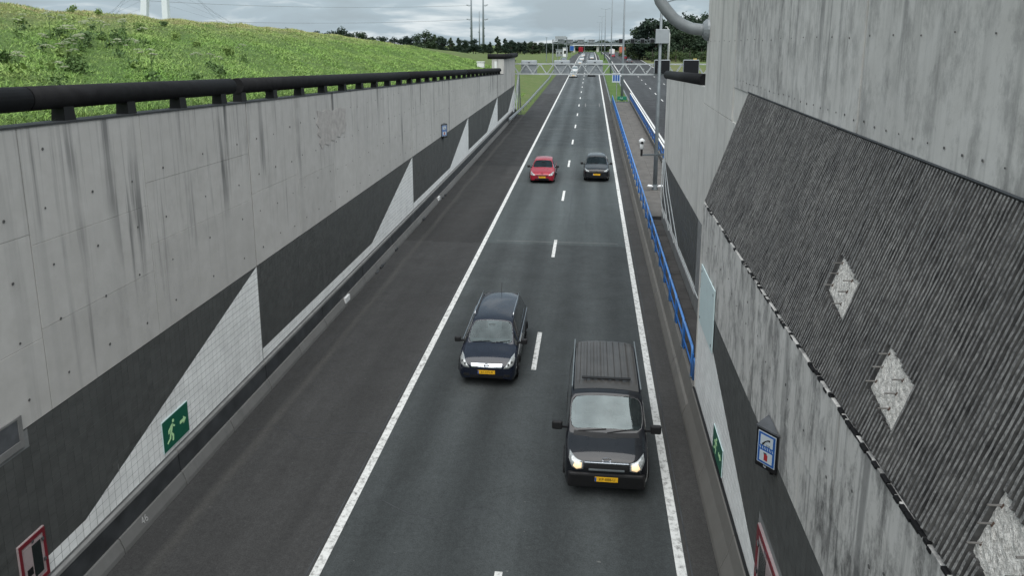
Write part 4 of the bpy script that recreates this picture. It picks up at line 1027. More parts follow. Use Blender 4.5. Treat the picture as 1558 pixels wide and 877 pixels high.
def car_shell(stations, ws, sw, rw_, crease_belt=0.35, lvl=2, inset=0.032):
    """loft: each station (y, zsill, w, zbelt, wbelt, ztop, wtop). Returns {'body','windscreen','side_l','side_r','rear'} meshes"""
    bm = bmesh.new(); rows = []; cl = bm.edges.layers.float.new('crease_edge'); vl = bm.verts.layers.float.new('crease_vert')
    for (y, z0, w, zb, wb, zt, wt) in stations:
        half = [(w*0.93, z0), (w, z0+0.22*(zb-z0)), (w, z0+0.62*(zb-z0)), (wb, zb), (wt, zt-0.035*(zt-z0)), (wt*0.55, zt), (0, zt+0.012)]
        row = [bm.verts.new((-x, y, z)) for x, z in half]+[bm.verts.new((x, y, z)) for x, z in reversed(half[:-1])]
        rows.append(row)
    n = len(rows[0])
    groups = {1: [], 2: [], 3: [], 4: []}
    for i in range(len(rows)-1):
        for j in range(n-1):
            f = bm.faces.new((rows[i][j], rows[i][j+1], rows[i+1][j+1], rows[i+1][j])); f.material_index = 0
            if i in ws and 4 <= j <= 7: groups[1].append(f)
            if i in sw and j == 3: groups[2].append(f)
            if i in sw and j == n-5: groups[3].append(f)
            if i in rw_ and 4 <= j <= 7: groups[4].append(f)
    for row, flip in ((rows[0], False), (rows[-1], True)):
        for j in range(n//2):
            q = (row[j], row[j+1], row[n-2-j], row[n-1-j])
            q = tuple(dict.fromkeys(q))
            if len(q) > 2: f = bm.faces.new(q)
    bmesh.ops.recalc_face_normals(bm, faces=bm.faces)
    for e in bm.edges:
        zs = [v.co for v in e.verts]
        for row in rows: pass
    for i, row in enumerate(rows):
        if i+1 < len(rows):
            for j, cr in ((0, 0.9), (n-1, 0.9), (3, crease_belt), (n-4, crease_belt), (4, 0.3), (n-5, 0.3)):
                e = bm.edges.get((row[j], rows[i+1][j]))
                if e: e[cl] = cr
    cross = set(list(ws)+[w+1 for w in ws])
    for i in cross:
        for j in range(4, n-5):
            e = bm.edges.get((rows[i][j], rows[i][j+1]))
            if e: e[cl] = 0.45
    for k, fs in groups.items():
        if not fs: continue
        bmesh.ops.inset_region(bm, faces=fs, thickness=inset, depth=-0.008, use_even_offset=True, use_boundary=True)
        for f in fs: f.material_index = k
        s = set(fs)
        for f in fs:
            for e in f.edges:
                if len([g for g in e.link_faces if g in s]) == 1: e[cl] = 1.0
            for v in f.verts:
                if len([g for g in v.link_faces if g in s]) == 1: v[vl] = 0.8
    me = bpy.data.meshes.new('tmp'); bm.to_mesh(me); bm.free()
    o = bpy.data.objects.new('tmp', me); COL.objects.link(o)
    md = o.modifiers.new('s', 'SUBSURF'); md.levels = lvl; md.render_levels = lvl
    dg = bpy.context.evaluated_depsgraph_get(); me2 = bpy.data.meshes.new_from_object(o.evaluated_get(dg))
    bpy.data.objects.remove(o)
    V = [v.co.copy() for v in me2.vertices]; parts = {}
    for p in me2.polygons: parts.setdefault(p.material_index, []).append(tuple(p.vertices))
    out = {}
    for k, fs in parts.items():
        used = sorted({i for f in fs for i in f}); mp = {a: b for b, a in enumerate(used)}
        m = bpy.data.meshes.new('shell'); m.from_pydata([V[i] for i in used], [], [tuple(mp[i] for i in f) for f in fs])
        m.polygons.foreach_set('use_smooth', [True]*len(fs)); m.update(); out[k] = m
    bvh = BVHTree.FromPolygons(V, [tuple(p.vertices) for p in me2.polygons])
    bpy.data.meshes.remove(me2)
    return out, bvh
def patch(bvh, pts, off, dome=0.0, axis=Vector((0, 1, 0)), start=-3.0):
    """polygon in the (x,z) front view pressed onto the bodywork"""
    def hit(x, z):
        r = bvh.ray_cast(Vector((x, start, z)), axis)
        return r[0] if r[0] is not None else None
    cx = sum(p[0] for p in pts)/len(pts); cz = sum(p[1] for p in pts)/len(pts)
    fine = []
    for i in range(len(pts)):
        a, b = pts[i], pts[(i+1) % len(pts)]
        for t in (0, 1/3, 2/3): fine.append((a[0]+(b[0]-a[0])*t, a[1]+(b[1]-a[1])*t))
    rings = []; last = None
    for s, o_ in ((1.0, -0.012), (0.985, off), (0.6, off+dome*0.7), (0.25, off+dome)):
        ring = []
        for (x, z) in fine:
            h = hit(cx+(x-cx)*s, cz+(z-cz)*s) or last or Vector((x, 0.1, z)); last = h
            ring.append(Vector((cx+(x-cx)*s, h.y-o_, cz+(z-cz)*s)))
        rings.append(ring)
    m = MB(); n = len(fine); vs_ = [v for r in rings for v in r]; fs_ = []
    for k in range(len(rings)-1):
        for i in range(n): fs_.append((k*n+i, k*n+(i+1) % n, (k+1)*n+(i+1) % n, (k+1)*n+i))
    fs_.append(tuple(range(3*n, 4*n))); m.add(vs_, fs_); return m
def wheel(root, x, y, r, w, rim_mat, sgn):
    def lathe(prof, name, mat, par):
        n = 22; vs_ = []; fs_ = []; k = len(prof)
        for i in range(n):
            a = 2*math.pi*i/n
            vs_ += [(x+sgn*px_, y+rr*math.cos(a), r+rr*math.sin(a)) for px_, rr in prof]
        for i in range(n):
            for j in range(k-1): fs_.append((i*k+j, i*k+j+1, ((i+1) % n)*k+j+1, ((i+1) % n)*k+j))
        return MB().add(vs_, fs_).build(name, mat, par, smooth=True)
    wh = lathe([(-w, r*0.62), (-w, r*0.95), (-w*0.85, r), (-w*0.15, r), (0, r*0.95), (0, r*0.66)], 'wheel', M['tyre'], root)
    lathe([(-0.01, r*0.66), (-0.03, r*0.6), (-0.04, r*0.3), (-0.015, r*0.18), (-0.01, 0.001)], 'rim', rim_mat, wh)
    m = MB()
    for k in range(5):
        a = 2*math.pi*k/5; m.bar((x-sgn*0.02, y, r), (x-sgn*0.012, y+math.cos(a)*r*0.62, r+math.sin(a)*r*0.62), 0.03, 0.06)
    m.build('spokes', M['rim'], wh)
def mirror(root, x, y, z, mat, s=1.0, stalk=0.12):
    sg = 1 if x > 0 else -1
    m = MB(); m.obox((x+sg*(stalk+0.09*s), y, z), (1, 0.0, 0), (0, 1, 0), (0, 0, 1), 0.20*s, 0.11, 0.17*s); o = m.build('mirror', mat, root, bevel=0.035)
    MB().bar((x-sg*0.03, y+0.02, z-0.05), (x+sg*(stalk), y, z-0.04), 0.05).build('mirror_arm', M['trim'], o)
def plate(root, y, z, text, tilt=0.0):
    o = MB().box(-0.26, 0.26, y-0.012, y, z-0.056, z+0.056).build('number_plate', M['plate'], root)
    MB().box(-0.258, -0.222, y-0.0145, y-0.012, z-0.054, z+0.054).build('blue_strip', M['sign_blue'], o)
    text_obj('lettering', text, 0.092, M['black'], o, frame((0.018, y-0.0125, z), (1, 0, 0), (0, 0, 1)), 0.001)
def wipers(root, bvh, spec):
    for (x0, x1, z0, z1) in spec:
        P = []
        for t in np.linspace(0, 1, 6):
            x, z = x0+(x1-x0)*t, z0+(z1-z0)*t; h = bvh.ray_cast(Vector((x, -3, z)), Vector((0, 1, 0)))[0]
            if h is not None: P.append(Vector((x, h.y-0.02, z)))
        if len(P) > 1: MB().tube(P, 0.011, 5).build('wiper', M['trim'], root)
def place(root, X, Yf):
    root.location = (X, Yf, zr(Yf)+0.002); root.rotation_euler = (math.atan(GRADE) if Yf < 255 else 0.004, 0, 0)
def shell_parts(root, sh, pm, screen=None):
    names = {0: ('body', pm), 1: ('windscreen', screen or M['screen']), 2: ('side_window', M['sideglass']), 3: ('side_window', M['sideglass']), 4: ('rear_window', M['sideglass'])}
    for k, (nm, mt) in names.items():
        if k in sh: link_mesh(nm, sh[k], mt, root)

def interior(root, x0, y_dash, z_dash, y_seat, z_seat, z_head, hw):
    MB().hexa([(-hw, y_dash-0.25, z_dash-0.25), (hw, y_dash-0.25, z_dash-0.25), (hw, y_dash+0.35, z_dash-0.3), (-hw, y_dash+0.35, z_dash-0.3), (-hw, y_dash-0.12, z_dash-0.02), (hw, y_dash-0.12, z_dash-0.02), (hw, y_dash+0.3, z_dash+0.02), (-hw, y_dash+0.3, z_dash+0.02)]).build('dashboard', M['dash'], root, bevel=0.03)
    for s in (-1, 1):
        st_ = MB().hexa([(s*0.36-0.24, y_seat, 0.45), (s*0.36+0.24, y_seat, 0.45), (s*0.36+0.24, y_seat+0.15, 0.45), (s*0.36-0.24, y_seat+0.15, 0.45), (s*0.36-0.20, y_seat+0.18, z_seat+0.1), (s*0.36+0.20, y_seat+0.18, z_seat+0.1), (s*0.36+0.20, y_seat+0.30, z_seat+0.1), (s*0.36-0.20, y_seat+0.30, z_seat+0.1)]).build('seat', M['seat'], root, bevel=0.04)
        MB().box(s*0.36-0.13, s*0.36+0.13, y_seat+0.2, y_seat+0.3, z_seat+0.13, z_head+0.05).build('headrest', M['seat'], st_, bevel=0.03)
    c = Vector((0.36, y_dash+0.38, z_dash-0.02)); MB().tube([c+Vector((0.18*math.cos(a), 0.05*math.sin(a), 0.17*math.sin(a))) for a in np.linspace(0, 2*math.pi, 16)], 0.016, 6).build('steering_wheel', M['trim'], root)
    MB().box(-0.11, 0.11, y_dash+0.42, y_dash+0.46, z_head+0.12, z_head+0.19).build('rear_view_mirror', M['trim'], root, bevel=0.01)
# ---- black panel van
def van():
    st = [(0.00, 0.34, 0.72, 0.66, 0.70, 0.74, 0.60), (0.05, 0.27, 0.86, 0.80, 0.84, 0.92, 0.74), (0.16, 0.25, 0.95, 0.93, 0.91, 1.00, 0.78), (0.45, 0.25, 0.97, 1.03, 0.94, 1.10, 0.82),
          (0.76, 0.25, 0.975, 1.10, 0.955, 1.20, 0.87), (0.85, 0.25, 0.975, 1.12, 0.955, 1.25, 0.885), (1.42, 0.25, 0.975, 1.18, 0.96, 1.88, 0.865), (1.62, 0.25, 0.975, 1.2, 0.96, 1.95, 0.855),
          (2.3, 0.25, 0.975, 1.2, 0.955, 1.98, 0.845), (3.4, 0.25, 0.975, 1.2, 0.955, 1.98, 0.84), (4.25, 0.25, 0.975, 1.2, 0.955, 1.97, 0.835), (4.48, 0.27, 0.97, 1.2, 0.95, 1.94, 0.82), (4.56, 0.32, 0.95, 1.18, 0.93, 1.85, 0.80)]
    r = thing('van', 'black panel van with ribbed dusty roof and lit headlights in the right lane', 'van')
    sh, bvh = car_shell(st, [5], [5, 6, 7, 8, 9], [], lvl=2, inset=0.04)
    shell_parts(r, sh, M['p_van'], M['screen_van'])
    # roof skin with pressed ribs
    xs = np.linspace(-0.78, 0.78, 66); ys = np.linspace(1.60, 4.42, 16); vs_ = []; fs_ = []
    for y in ys:
        for x in xs:
            h = bvh.ray_cast(Vector((x, y, 3)), Vector((0, 0, -1)))[0]; z = h.z if h is not None else 1.9
            q = 0.5+0.5*math.cos(2*math.pi*x/0.173); q = max(0, min(1, (q-0.35)/0.3)); e = min(1, max(0, (y-1.85)/0.12))*min(1, max(0, (4.36-y)/0.1))
            vs_.append((x, y, z+0.006+0.018*q*e))
    for j in range(len(ys)-1):
        for i in range(len(xs)-1): k = j*len(xs)+i; fs_.append((k, k+1, k+len(xs)+1, k+len(xs)))
    MB().add(vs_, fs_).build('roof_panel', M['roofgrime'], r, smooth=False)
    for s in (-1, 1): MB().bar((s*0.83, 1.62, 1.945), (s*0.82, 4.45, 1.95), 0.03, 0.03).build('gutter_rail', M['galv_dark'], r)
    MB().bar((-0.60, 1.98, 2.03), (0.60, 1.98, 2.03), 0.09, 0.035).build('roof_bar', M['trim'], r, bevel=0.01)
    for s in (-1, 1):
        hl = patch(bvh, [(s*0.52, 0.74), (s*0.53, 0.90), (s*0.66, 0.93), (s*0.84, 1.02), (s*0.86, 0.92), (s*0.78, 0.76), (s*0.66, 0.71)], 0.012, 0.02).build('headlight', M['lamp'], r, smooth=True)
        patch(bvh, [(s*0.56, 0.77), (s*0.56, 0.88), (s*0.72, 0.90), (s*0.76, 0.80), (s*0.68, 0.74)], 0.03, 0.012).build('lit_bulb', M['bulb'], hl, smooth=True)
        mirror(r, s*0.95, 0.98, 1.26, M['trim'], 1.25, 0.10)
        for yy in (0.86, 3.65):
            wheel(r, s*0.955, yy, 0.33, 0.2, M['rim'], s)
            a = [(s*0.972, yy+0.40*math.cos(t), 0.33+0.40*math.sin(t)) for t in np.linspace(0, math.pi, 12)]
            MB().tube(a, 0.03, 6).build('wheel_arch', M['trim'], r)
    g = patch(bvh, [(-0.50, 0.70), (-0.50, 0.90), (0.50, 0.90), (0.50, 0.70)], 0.008).build('grille', M['black'], r)
    MB().box(-0.50, 0.50, -0.01, 0.04, 0.895, 0.925).build('chrome_bar', M['chrome'], g, bevel=0.008)
    MB().box(-0.40, 0.40, -0.04, 0.03, 0.74, 0.765).build('slat', M['galv_dark'], g)
    bmp = MB(); bmp.hexa([(-0.88, 0.02, 0.26), (0.88, 0.02, 0.26), (0.95, 0.5, 0.26), (-0.95, 0.5, 0.26), (-0.84, -0.06, 0.66), (0.84, -0.06, 0.66), (0.955, 0.42, 0.66), (-0.955, 0.42, 0.66)])
    bmp.build('bumper', M['trim'], r, bevel=0.05)
    plate(r, -0.065, 0.55, 'KP-888-U')
    wipers(r, bvh, [(-0.66, 0.0, 1.23, 1.28), (0.02, 0.66, 1.23, 1.29)])
    MB().tube([(0.10*math.cos(a), 0.06, 0.965+0.045*math.sin(a)) for a in np.linspace(0, 2*math.pi, 14)], 0.008, 5).build('badge', M['chrome'], r)
    cowl = patch(bvh, [(-0.78, 1.165), (-0.76, 1.225), (0.76, 1.225), (0.78, 1.165)], 0.006); cowl.build('cowl', M['trim'], r)
    interior(r, 0.0, 0.95, 1.15, 1.75, 0.95, 1.3, 0.84)
    return r
place(van(), 0.53, 15.40)

def car(name, label, cat, st, ws, sw, rwi, pm, cfg, group=None):
    r = thing(name, label, cat, group); sh, bvh = car_shell(st, ws, sw, rwi)
    shell_parts(r, sh, pm)
    for s in (-1, 1):
        hl = patch(bvh, [(s*x, z) for x, z in cfg['lamp']], 0.010, 0.018).build('headlight', M['lamp'], r, smooth=True)
        L_ = cfg['lamp']; ax_ = sum(p[0] for p in L_)/len(L_); az_ = sum(p[1] for p in L_)/len(L_)
        for dx_, rr_ in ((-0.045, 0.034), (0.045, 0.03)): patch(bvh, [(s*(ax_+dx_+rr_*math.cos(q)), az_+dx_*0.5+rr_*math.sin(q)) for q in np.linspace(0, 5.5, 8)], 0.024, 0.006).build('reflector', M['trim'], hl, smooth=True)
        if cfg.get('fog'): patch(bvh, [(s*x, z) for x, z in cfg['fog']], 0.006).build('fog_light', M['trim'], r)
        mirror(r, s*cfg['mx'], cfg['my'], cfg['mz'], cfg.get('mm', M['trim']), 1.0, 0.08)
        for yy in cfg['wy']:
            wheel(r, s*(cfg['ww']-0.015), yy, cfg['wr'], 0.2, M['rim'], s)
            a = [(s*(cfg['ww']-0.002), yy+(cfg['wr']+0.06)*math.cos(t), cfg['wr']+(cfg['wr']+0.06)*math.sin(t)) for t in np.linspace(0, math.pi, 12)]
            MB().tube(a, 0.028, 6).build('wheel_arch', M['black'], r)
        if cfg.get('rails'):
            y0_, y1_, xx, zz = cfg['rails']; MB().tube([(s*xx, y0_, zz-0.03), (s*xx, y0_+0.15, zz+0.035), (s*xx, y1_-0.15, zz+0.03), (s*xx, y1_, zz-0.04)], 0.02, 6).build('roof_rail', M['chrome'], r, smooth=True)
        if cfg.get('belt'):
            bz, by0, by1, bx_ = cfg['belt']; MB().bar((s*bx_, by0, bz), (s*bx_, by1, bz+0.05), 0.012, 0.025).build('belt_trim', M['chrome'], r)
    patch(bvh, cfg['grille'], 0.008).build('grille', cfg.get('gm', M['black']), r)
    if cfg.get('intake'): patch(bvh, cfg['intake'], 0.006).build('air_intake', M['black'], r)
    x0 = bvh.ray_cast(Vector((0.0, -3, cfg['pz'])), Vector((0, 1, 0)))[0]
    plate(r, (x0.y if x0 is not None else 0)-0.012, cfg['pz'], cfg['pt'])
    wipers(r, bvh, cfg.get('wip', []))
    interior(r, 0, *cfg['int'])
    if cfg.get('badge'):
        b = bvh.ray_cast(Vector((0, -3, cfg['badge'])), Vector((0, 1, 0)))[0]; by = b.y-0.02
        m = MB(); m.tube([(0.062*math.cos(a), by, cfg['badge']+0.062*math.sin(a)) for a in np.linspace(0, 2*math.pi, 18)], 0.009, 5)
        m.bar((-0.085, by, cfg['badge']-0.012), (0.085, by, cfg['badge']+0.012), 0.018); m.build('badge', M['trim'], r)
    if cfg.get('ant'): MB().tube([(0, cfg['ant'][0], cfg['ant'][1]), (0, cfg['ant'][0]+0.12, cfg['ant'][1]+0.30)], 0.008, 5).build('antenna', M['trim'], r)
    return r
# ---- dark blue people carrier
st = [(0.00, 0.32, 0.58, 0.56, 0.56, 0.63, 0.46), (0.06, 0.22, 0.78, 0.66, 0.75, 0.74, 0.62), (0.18, 0.20, 0.865, 0.76, 0.83, 0.85, 0.68), (0.48, 0.20, 0.895, 0.86, 0.865, 0.95, 0.72), (0.78, 0.20, 0.90, 0.93, 0.875, 1.02, 0.735),
      (0.86, 0.20, 0.90, 0.94, 0.875, 1.05, 0.735), (1.56, 0.20, 0.90, 0.98, 0.875, 1.53, 0.64), (1.8, 0.20, 0.90, 0.99, 0.875, 1.60, 0.64), (2.7, 0.20, 0.90, 1.0, 0.875, 1.64, 0.645), (3.6, 0.20, 0.90, 1.01, 0.87, 1.63, 0.635), (4.05, 0.22, 0.89, 1.02, 0.86, 1.57, 0.60), (4.36, 0.25, 0.87, 1.0, 0.84, 1.08, 0.66), (4.46, 0.34, 0.82, 0.86, 0.79, 0.9, 0.62)]
cz = dict(lamp=[(0.50, 0.60), (0.60, 0.72), (0.72, 0.86), (0.80, 0.90), (0.835, 0.80), (0.80, 0.68), (0.66, 0.60)], fog=[(0.52, 0.34), (0.52, 0.42), (0.70, 0.42), (0.70, 0.34)],
          mx=0.87, my=1.05, mz=1.06, wy=(0.82, 3.52), ww=0.90, wr=0.315, rails=(1.85, 3.95, 0.62, 1.62), belt=(1.02, 1.15, 3.9, 0.885), int=(1.0, 1.0, 1.75, 0.9, 1.25, 0.72),
          grille=[(-0.46, 0.62), (-0.48, 0.74), (0.48, 0.74), (0.46, 0.62)], gm=M['chrome'], intake=[(-0.5, 0.28), (-0.5, 0.38), (0.5, 0.38), (0.5, 0.28)], pz=0.49, pt='61-STV-9', wip=[(-0.55, 0.0, 1.06, 1.10), (0.05, 0.6, 1.06, 1.10)], badge=0.69, ant=(3.9, 1.6))
place(car('car', 'dark blue people carrier with silver roof rails in the left lane', 'car', st, [5], [5, 6, 7, 8, 9], [10], M['p_navy'], cz), -2.93, 20.55)
# ---- red hatchback
st2 = [(0.00, 0.30, 0.58, 0.52, 0.56, 0.58, 0.46), (0.07, 0.20, 0.78, 0.60, 0.75, 0.68, 0.62), (0.25, 0.18, 0.86, 0.70, 0.83, 0.78, 0.68), (0.70, 0.18, 0.885, 0.80, 0.855, 0.88, 0.71), (1.02, 0.18, 0.89, 0.87, 0.86, 0.95, 0.76),
       (1.10, 0.18, 0.89, 0.88, 0.86, 0.975, 0.76), (1.95, 0.18, 0.89, 0.91, 0.86, 1.38, 0.62), (2.3, 0.18, 0.89, 0.92, 0.86, 1.46, 0.62), (3.1, 0.18, 0.89, 0.93, 0.86, 1.46, 0.60), (3.75, 0.2, 0.885, 0.95, 0.85, 1.35, 0.53), (4.3, 0.24, 0.86, 0.93, 0.82, 0.98, 0.6), (4.45, 0.34, 0.8, 0.8, 0.76, 0.84, 0.55)]
cr_ = dict(int=(1.25, 0.92, 2.0, 0.82, 1.12, 0.72), lamp=[(0.46, 0.58), (0.52, 0.66), (0.74, 0.78), (0.80, 0.80), (0.82, 0.72), (0.76, 0.60), (0.60, 0.55)], mx=0.86, my=1.45, mz=0.98, wy=(0.88, 3.5), ww=0.89, wr=0.31, grille=[(-0.42, 0.56), (-0.44, 0.63), (0.44, 0.63), (0.42, 0.56)],
           intake=[(-0.80, 0.22), (-0.78, 0.42), (0.78, 0.42), (0.80, 0.22)], pz=0.47, pt='ZP-114-K', wip=[(-0.5, 0.0, 0.99, 1.03)], badge=0.70)
place(car('car', 'red hatchback driving in the left lane behind the dark people carrier', 'car', st2, [5], [5, 6, 7, 8], [8, 9], M['p_red'], cr_), -3.27, 51.0)
# ---- black crossover
st3 = [(0.00, 0.36, 0.60, 0.60, 0.58, 0.68, 0.48), (0.06, 0.25, 0.80, 0.74, 0.77, 0.84, 0.64), (0.22, 0.23, 0.88, 0.86, 0.85, 0.95, 0.70), (0.65, 0.23, 0.90, 0.95, 0.87, 1.03, 0.73), (1.08, 0.23, 0.905, 1.0, 0.875, 1.09, 0.74),
       (1.15, 0.23, 0.905, 1.01, 0.875, 1.115, 0.77), (1.88, 0.23, 0.905, 1.05, 0.875, 1.55, 0.66), (2.15, 0.23, 0.905, 1.06, 0.875, 1.62, 0.66), (2.9, 0.23, 0.905, 1.07, 0.875, 1.63, 0.61), (3.6, 0.23, 0.9, 1.08, 0.87, 1.58, 0.59), (4.1, 0.27, 0.88, 1.06, 0.84, 1.15, 0.64), (4.22, 0.36, 0.83, 0.9, 0.8, 0.95, 0.6)]
ck = dict(int=(1.25, 1.05, 1.95, 0.95, 1.25, 0.72), lamp=[(0.50, 0.74), (0.58, 0.83), (0.76, 0.92), (0.83, 0.92), (0.84, 0.84), (0.70, 0.75)], fog=[(0.55, 0.38), (0.55, 0.46), (0.72, 0.46), (0.72, 0.38)], mx=0.88, my=1.32, mz=1.13, wy=(0.85, 3.42), ww=0.905, wr=0.345,
          grille=[(-0.46, 0.66), (-0.5, 0.80), (0.5, 0.80), (0.46, 0.66)], intake=[(-0.5, 0.30), (-0.5, 0.42), (0.5, 0.42), (0.5, 0.30)], pz=0.56, pt='HG-207-T', wip=[(-0.5, 0.05, 1.13, 1.17)], badge=0.73)
black = car('car', 'black crossover driving in the right lane behind the van', 'car', st3, [5], [5, 6, 7, 8], [9], M['p_black'], ck); place(black, 0.53, 51.9)
# ---- distant traffic
def simple(label, X, Y, pm, away=False, group='distant traffic', kind=0):
    r = thing('car', label, 'car', group)
    sh = simple.cache[kind]
    for k, me in sh.items():
        m2 = me.copy(); m2.materials.clear(); o = link_mesh({0: 'body', 1: 'windscreen', 2: 'side_window', 3: 'side_window', 4: 'rear_window'}[k], m2, pm if k == 0 else (M['screen_far'] if k == 1 else M['sideglass']), r)
    for s in (-1, 1):
        MB().box(s*0.78-0.12, s*0.78+0.12, -0.02, 0.25, 0.62, 0.78).build('headlight', M['lamp'], r, bevel=0.03)
        for yy in (0.88, 3.5): MB().tube([(s*0.70, yy, 0.31), (s*0.885, yy, 0.31)], 0.31, 14).build('wheel', M['tyre'], r)
        if away or True: MB().box(s*0.75-0.12, s*0.75+0.12, 4.25, 4.44, 0.66, 0.82).build('tail_light', M['sign_red'], r, bevel=0.03)
        MB().box(s*0.98-0.1, s*0.98+0.1, 1.38, 1.5, 0.92, 1.06).build('mirror', M['trim'], r, bevel=0.03)
    MB().box(-0.26, 0.26, -0.03, 0.03, 0.42, 0.53).build('number_plate', M['plate'], r)
    place(r, X, Y)
    if away: r.rotation_euler[2] = math.pi; r.rotation_euler[0] = -r.rotation_euler[0]
    return r
simple.cache = [car_shell(st2, [5], [5, 6, 7, 8], [8, 9], lvl=1)[0], car_shell(st, [5], [5, 6, 7, 8, 9], [10], lvl=1)[0]]
simple('white car in the left lane just past the wall-end gantry', -4.0, 172, M['p_white'])
simple('white van-like car following close behind another white car', -4.1, 190, M['p_white'], kind=1)
simple('dark car in the right lane seen through the wall-end gantry', 0.15, 176, M['p_black'])
simple('silver car in the left lane well beyond the gantry', -3.6, 240, M['p_silver'])
simple('white car far back in the left lane', -3.4, 268, M['p_white'], kind=1)
simple('silver car far back in the right lane', 0.2, 285, M['p_silver'])
simple('grey car in the queue of the right lane', 0.3, 312, M['p_grey'], kind=1)
simple('white car at the head of the distant bend', -3.5, 322, M['p_white'])
simple('dark grey car driving away on the far carriageway', 12.4, 252, M['p_grey'], True)
simple('red car driving away on the far carriageway', 12.5, 290, M['p_red'], True)
simple('black car driving away beside the red one on far carriageway', 15.8, 296, M['p_black'], True)
simple('maroon car driving away ahead of the white van', 8.8, 318, M['p_red'], True)
simple('dark car parked on the distant left slip road', -9.5, 262, M['p_grey'])
def truck(label, X, Y, w, l, h, mat, cab):
    r = thing('truck', label, 'truck', loc=(X, Y, zr(Y)))
    MB().box(-w/2, w/2, 0, l, 1.1, h).build('cargo_box', mat, r, bevel=0.05)
    MB().add([(-w/2, -0.01, h), (w/2, -0.01, h), (0, -0.01, h+0.25), (-w/2, l, h), (w/2, l, h), (0, l, h+0.25)], [(0, 1, 2), (3, 5, 4), (0, 2, 5, 3), (1, 4, 5, 2)]).build('tarpaulin_roof', mat, r)
    MB().box(-w/2+0.05, w/2-0.05, l+0.3, l+2.2, 0.6, h-0.6).build('cab', cab, r, bevel=0.12)
    for s in (-1, 1):
        MB().box(s*0.9-0.2, s*0.9+0.2, -0.03, 0.02, 0.85, 1.0).build('tail_light', M['sign_red'], r)
        for yy in (1.2, 2.4, l+1.2): MB().tube([(s*(w/2-0.35), yy, 0.5), (s*(w/2), yy, 0.5)], 0.5, 14).build('wheel', M['tyre'], r)
    return r
truck('truck with brick red tarpaulin heading away on the far carriageway', 13.6, 335, 2.6, 8, 3.9, M['brick_red'], M['white'])
truck('white box van heading away in the far carriageway inner lane', 9.2, 340, 2.2, 4.2, 3.0, M['white'], M['white'])
truck('red lorry standing at the roadside below the overpass', -6.0, 430, 2.5, 7, 3.6, M['p_red'], M['white'])

# ================================================================== FAR BUILDINGS, OVERPASS, PYLONS
ov = thing('overpass', 'pale flat overpass deck crossing the motorway in front of dark woods', 'bridge')
OZ = zr(600); OY = 520
MB().box(-34, 22, OY, OY+12, OZ+4.3, OZ+5.4).build('deck', M['concrete_white'], ov)
MB().box(-34, 22, OY-0.3, OY, OZ+5.2, OZ+6.0).build('parapet', M['steel_far'], ov)
for xx in (-26, -12, 4.2, 20): MB().box(xx-0.8, xx+0.8, OY+2, OY+10, OZ-1, OZ+4.3).build('pier', M['conc_clean'], ov)
def building(label, X, Y, w, d, h, mat, win=3):
    r = thing('building', label, 'building', loc=(X, Y, terrain(X, Y)-0.2))
    MB().box(-w/2, w/2, 0, d, 0, h).build('wall', mat, r); MB().box(-w/2-0.2, w/2+0.2, -0.2, d+0.2, h, h+0.3).build('roof', M['steel_far'], r)
    for k in range(win):
        x = -w/2+(k+0.5)*w/win; f = MB().box(x-w/win*0.3, x+w/win*0.3, -0.05, 0.02, h*0.35, h*0.75).build('window', M['white'], r); MB().box(x-w/win*0.25, x+w/win*0.25, -0.08, -0.05, h*0.38, h*0.72).build('pane', M['sideglass'], f)
    return r
b_ = onY(855, 86, 330); building('grey service building on the meadow left of the distant gantry', b_.x-1.2, 332, 3.0, 5, 3.0, M['grey_sign'], 2)
b_ = onY(859.5, 86, 330); building('white box building beside the grey service building', b_.x, 330, 1.9, 6, 4.0, M['white'], 1)
bsn = thing('direction_sign', 'square blue road sign on a post left of the distant lanes', 'sign', loc=(onY(870, 84, 330).x, 330, zr(330)))
MB().tube([(0, 0.1, 0), (0, 0.1, 4.6)], 0.09, 8).build('post', M['galv'], bsn); pn_ = MB().box(-0.95, 0.95, -0.05, 0.02, 2.4, 4.6).build('panel', M['sign_white'], bsn); MB().box(-0.85, 0.85, -0.08, -0.05, 2.5, 4.5).build('blue_field', M['sign_blue'], pn_)
ye = thing('utility_cabinet', 'small yellow cabinet on the dry grass before the right-hand trees', 'cabinet', loc=(onY(1058, 84, 245).x, 245, terrain(onY(1058, 84, 245).x, 245)-0.05))
MB().box(-0.5, 0.5, 0, 0.8, 0, 1.2).build('case', M['yellow'], ye, bevel=0.04); MB().box(-0.55, 0.55, -0.05, 0.85, 1.2, 1.3).build('lid', M['yellow'], ye)
wx = onY(731, 100, 84).x; wc = thing('utility_cabinet', 'small white cabinet on the bank behind the far end of the black rail', 'cabinet', loc=(wx, 84, terrain(wx, 84)-0.05))
MB().box(-0.4, 0.4, 0, 0.6, 0, 0.62).build('case', M['white'], wc, bevel=0.05); MB().box(-0.45, 0.45, -0.06, 0.66, 0.62, 0.70).build('lid', M['white'], wc)
def pylon(label, X, Y, top, arms, side, r0=1.15):
    g = 5.0; o = thing('power_pylon', label, 'pylon', loc=(X, Y, g))
    MB().tube([(0, 0, 0), (0, 0, top*0.5), (0, 0, top)], [r0, r0*0.72, r0*0.42], 14).build('shaft', M['steel_far'], o, smooth=True)
    for z, l in arms:
        a = MB().bar((0, 0, z), (side*l, 0, z+0.6), 0.5).build('arm', M['steel_far'], o)
        MB().bar((side*l, 0, z+0.6), (side*l*0.3, 0, z-1.0), 0.3).build('brace', M['steel_far'], a)
    return o
P1, P2 = onY(717.5, 60, 700), onY(735.5, 60, 700)
zA, zB, zC, zD = [onY(720, q, 700).z-5.0 for q in (8, 29.5, 43, 55)]
pylon('slim tubular power pylon with arms pointing left above the trees', P1.x, 700, 62, [(zA, 4.6), (zB, 4.6), (zC, 1.6), (zD, 1.6)], -1)
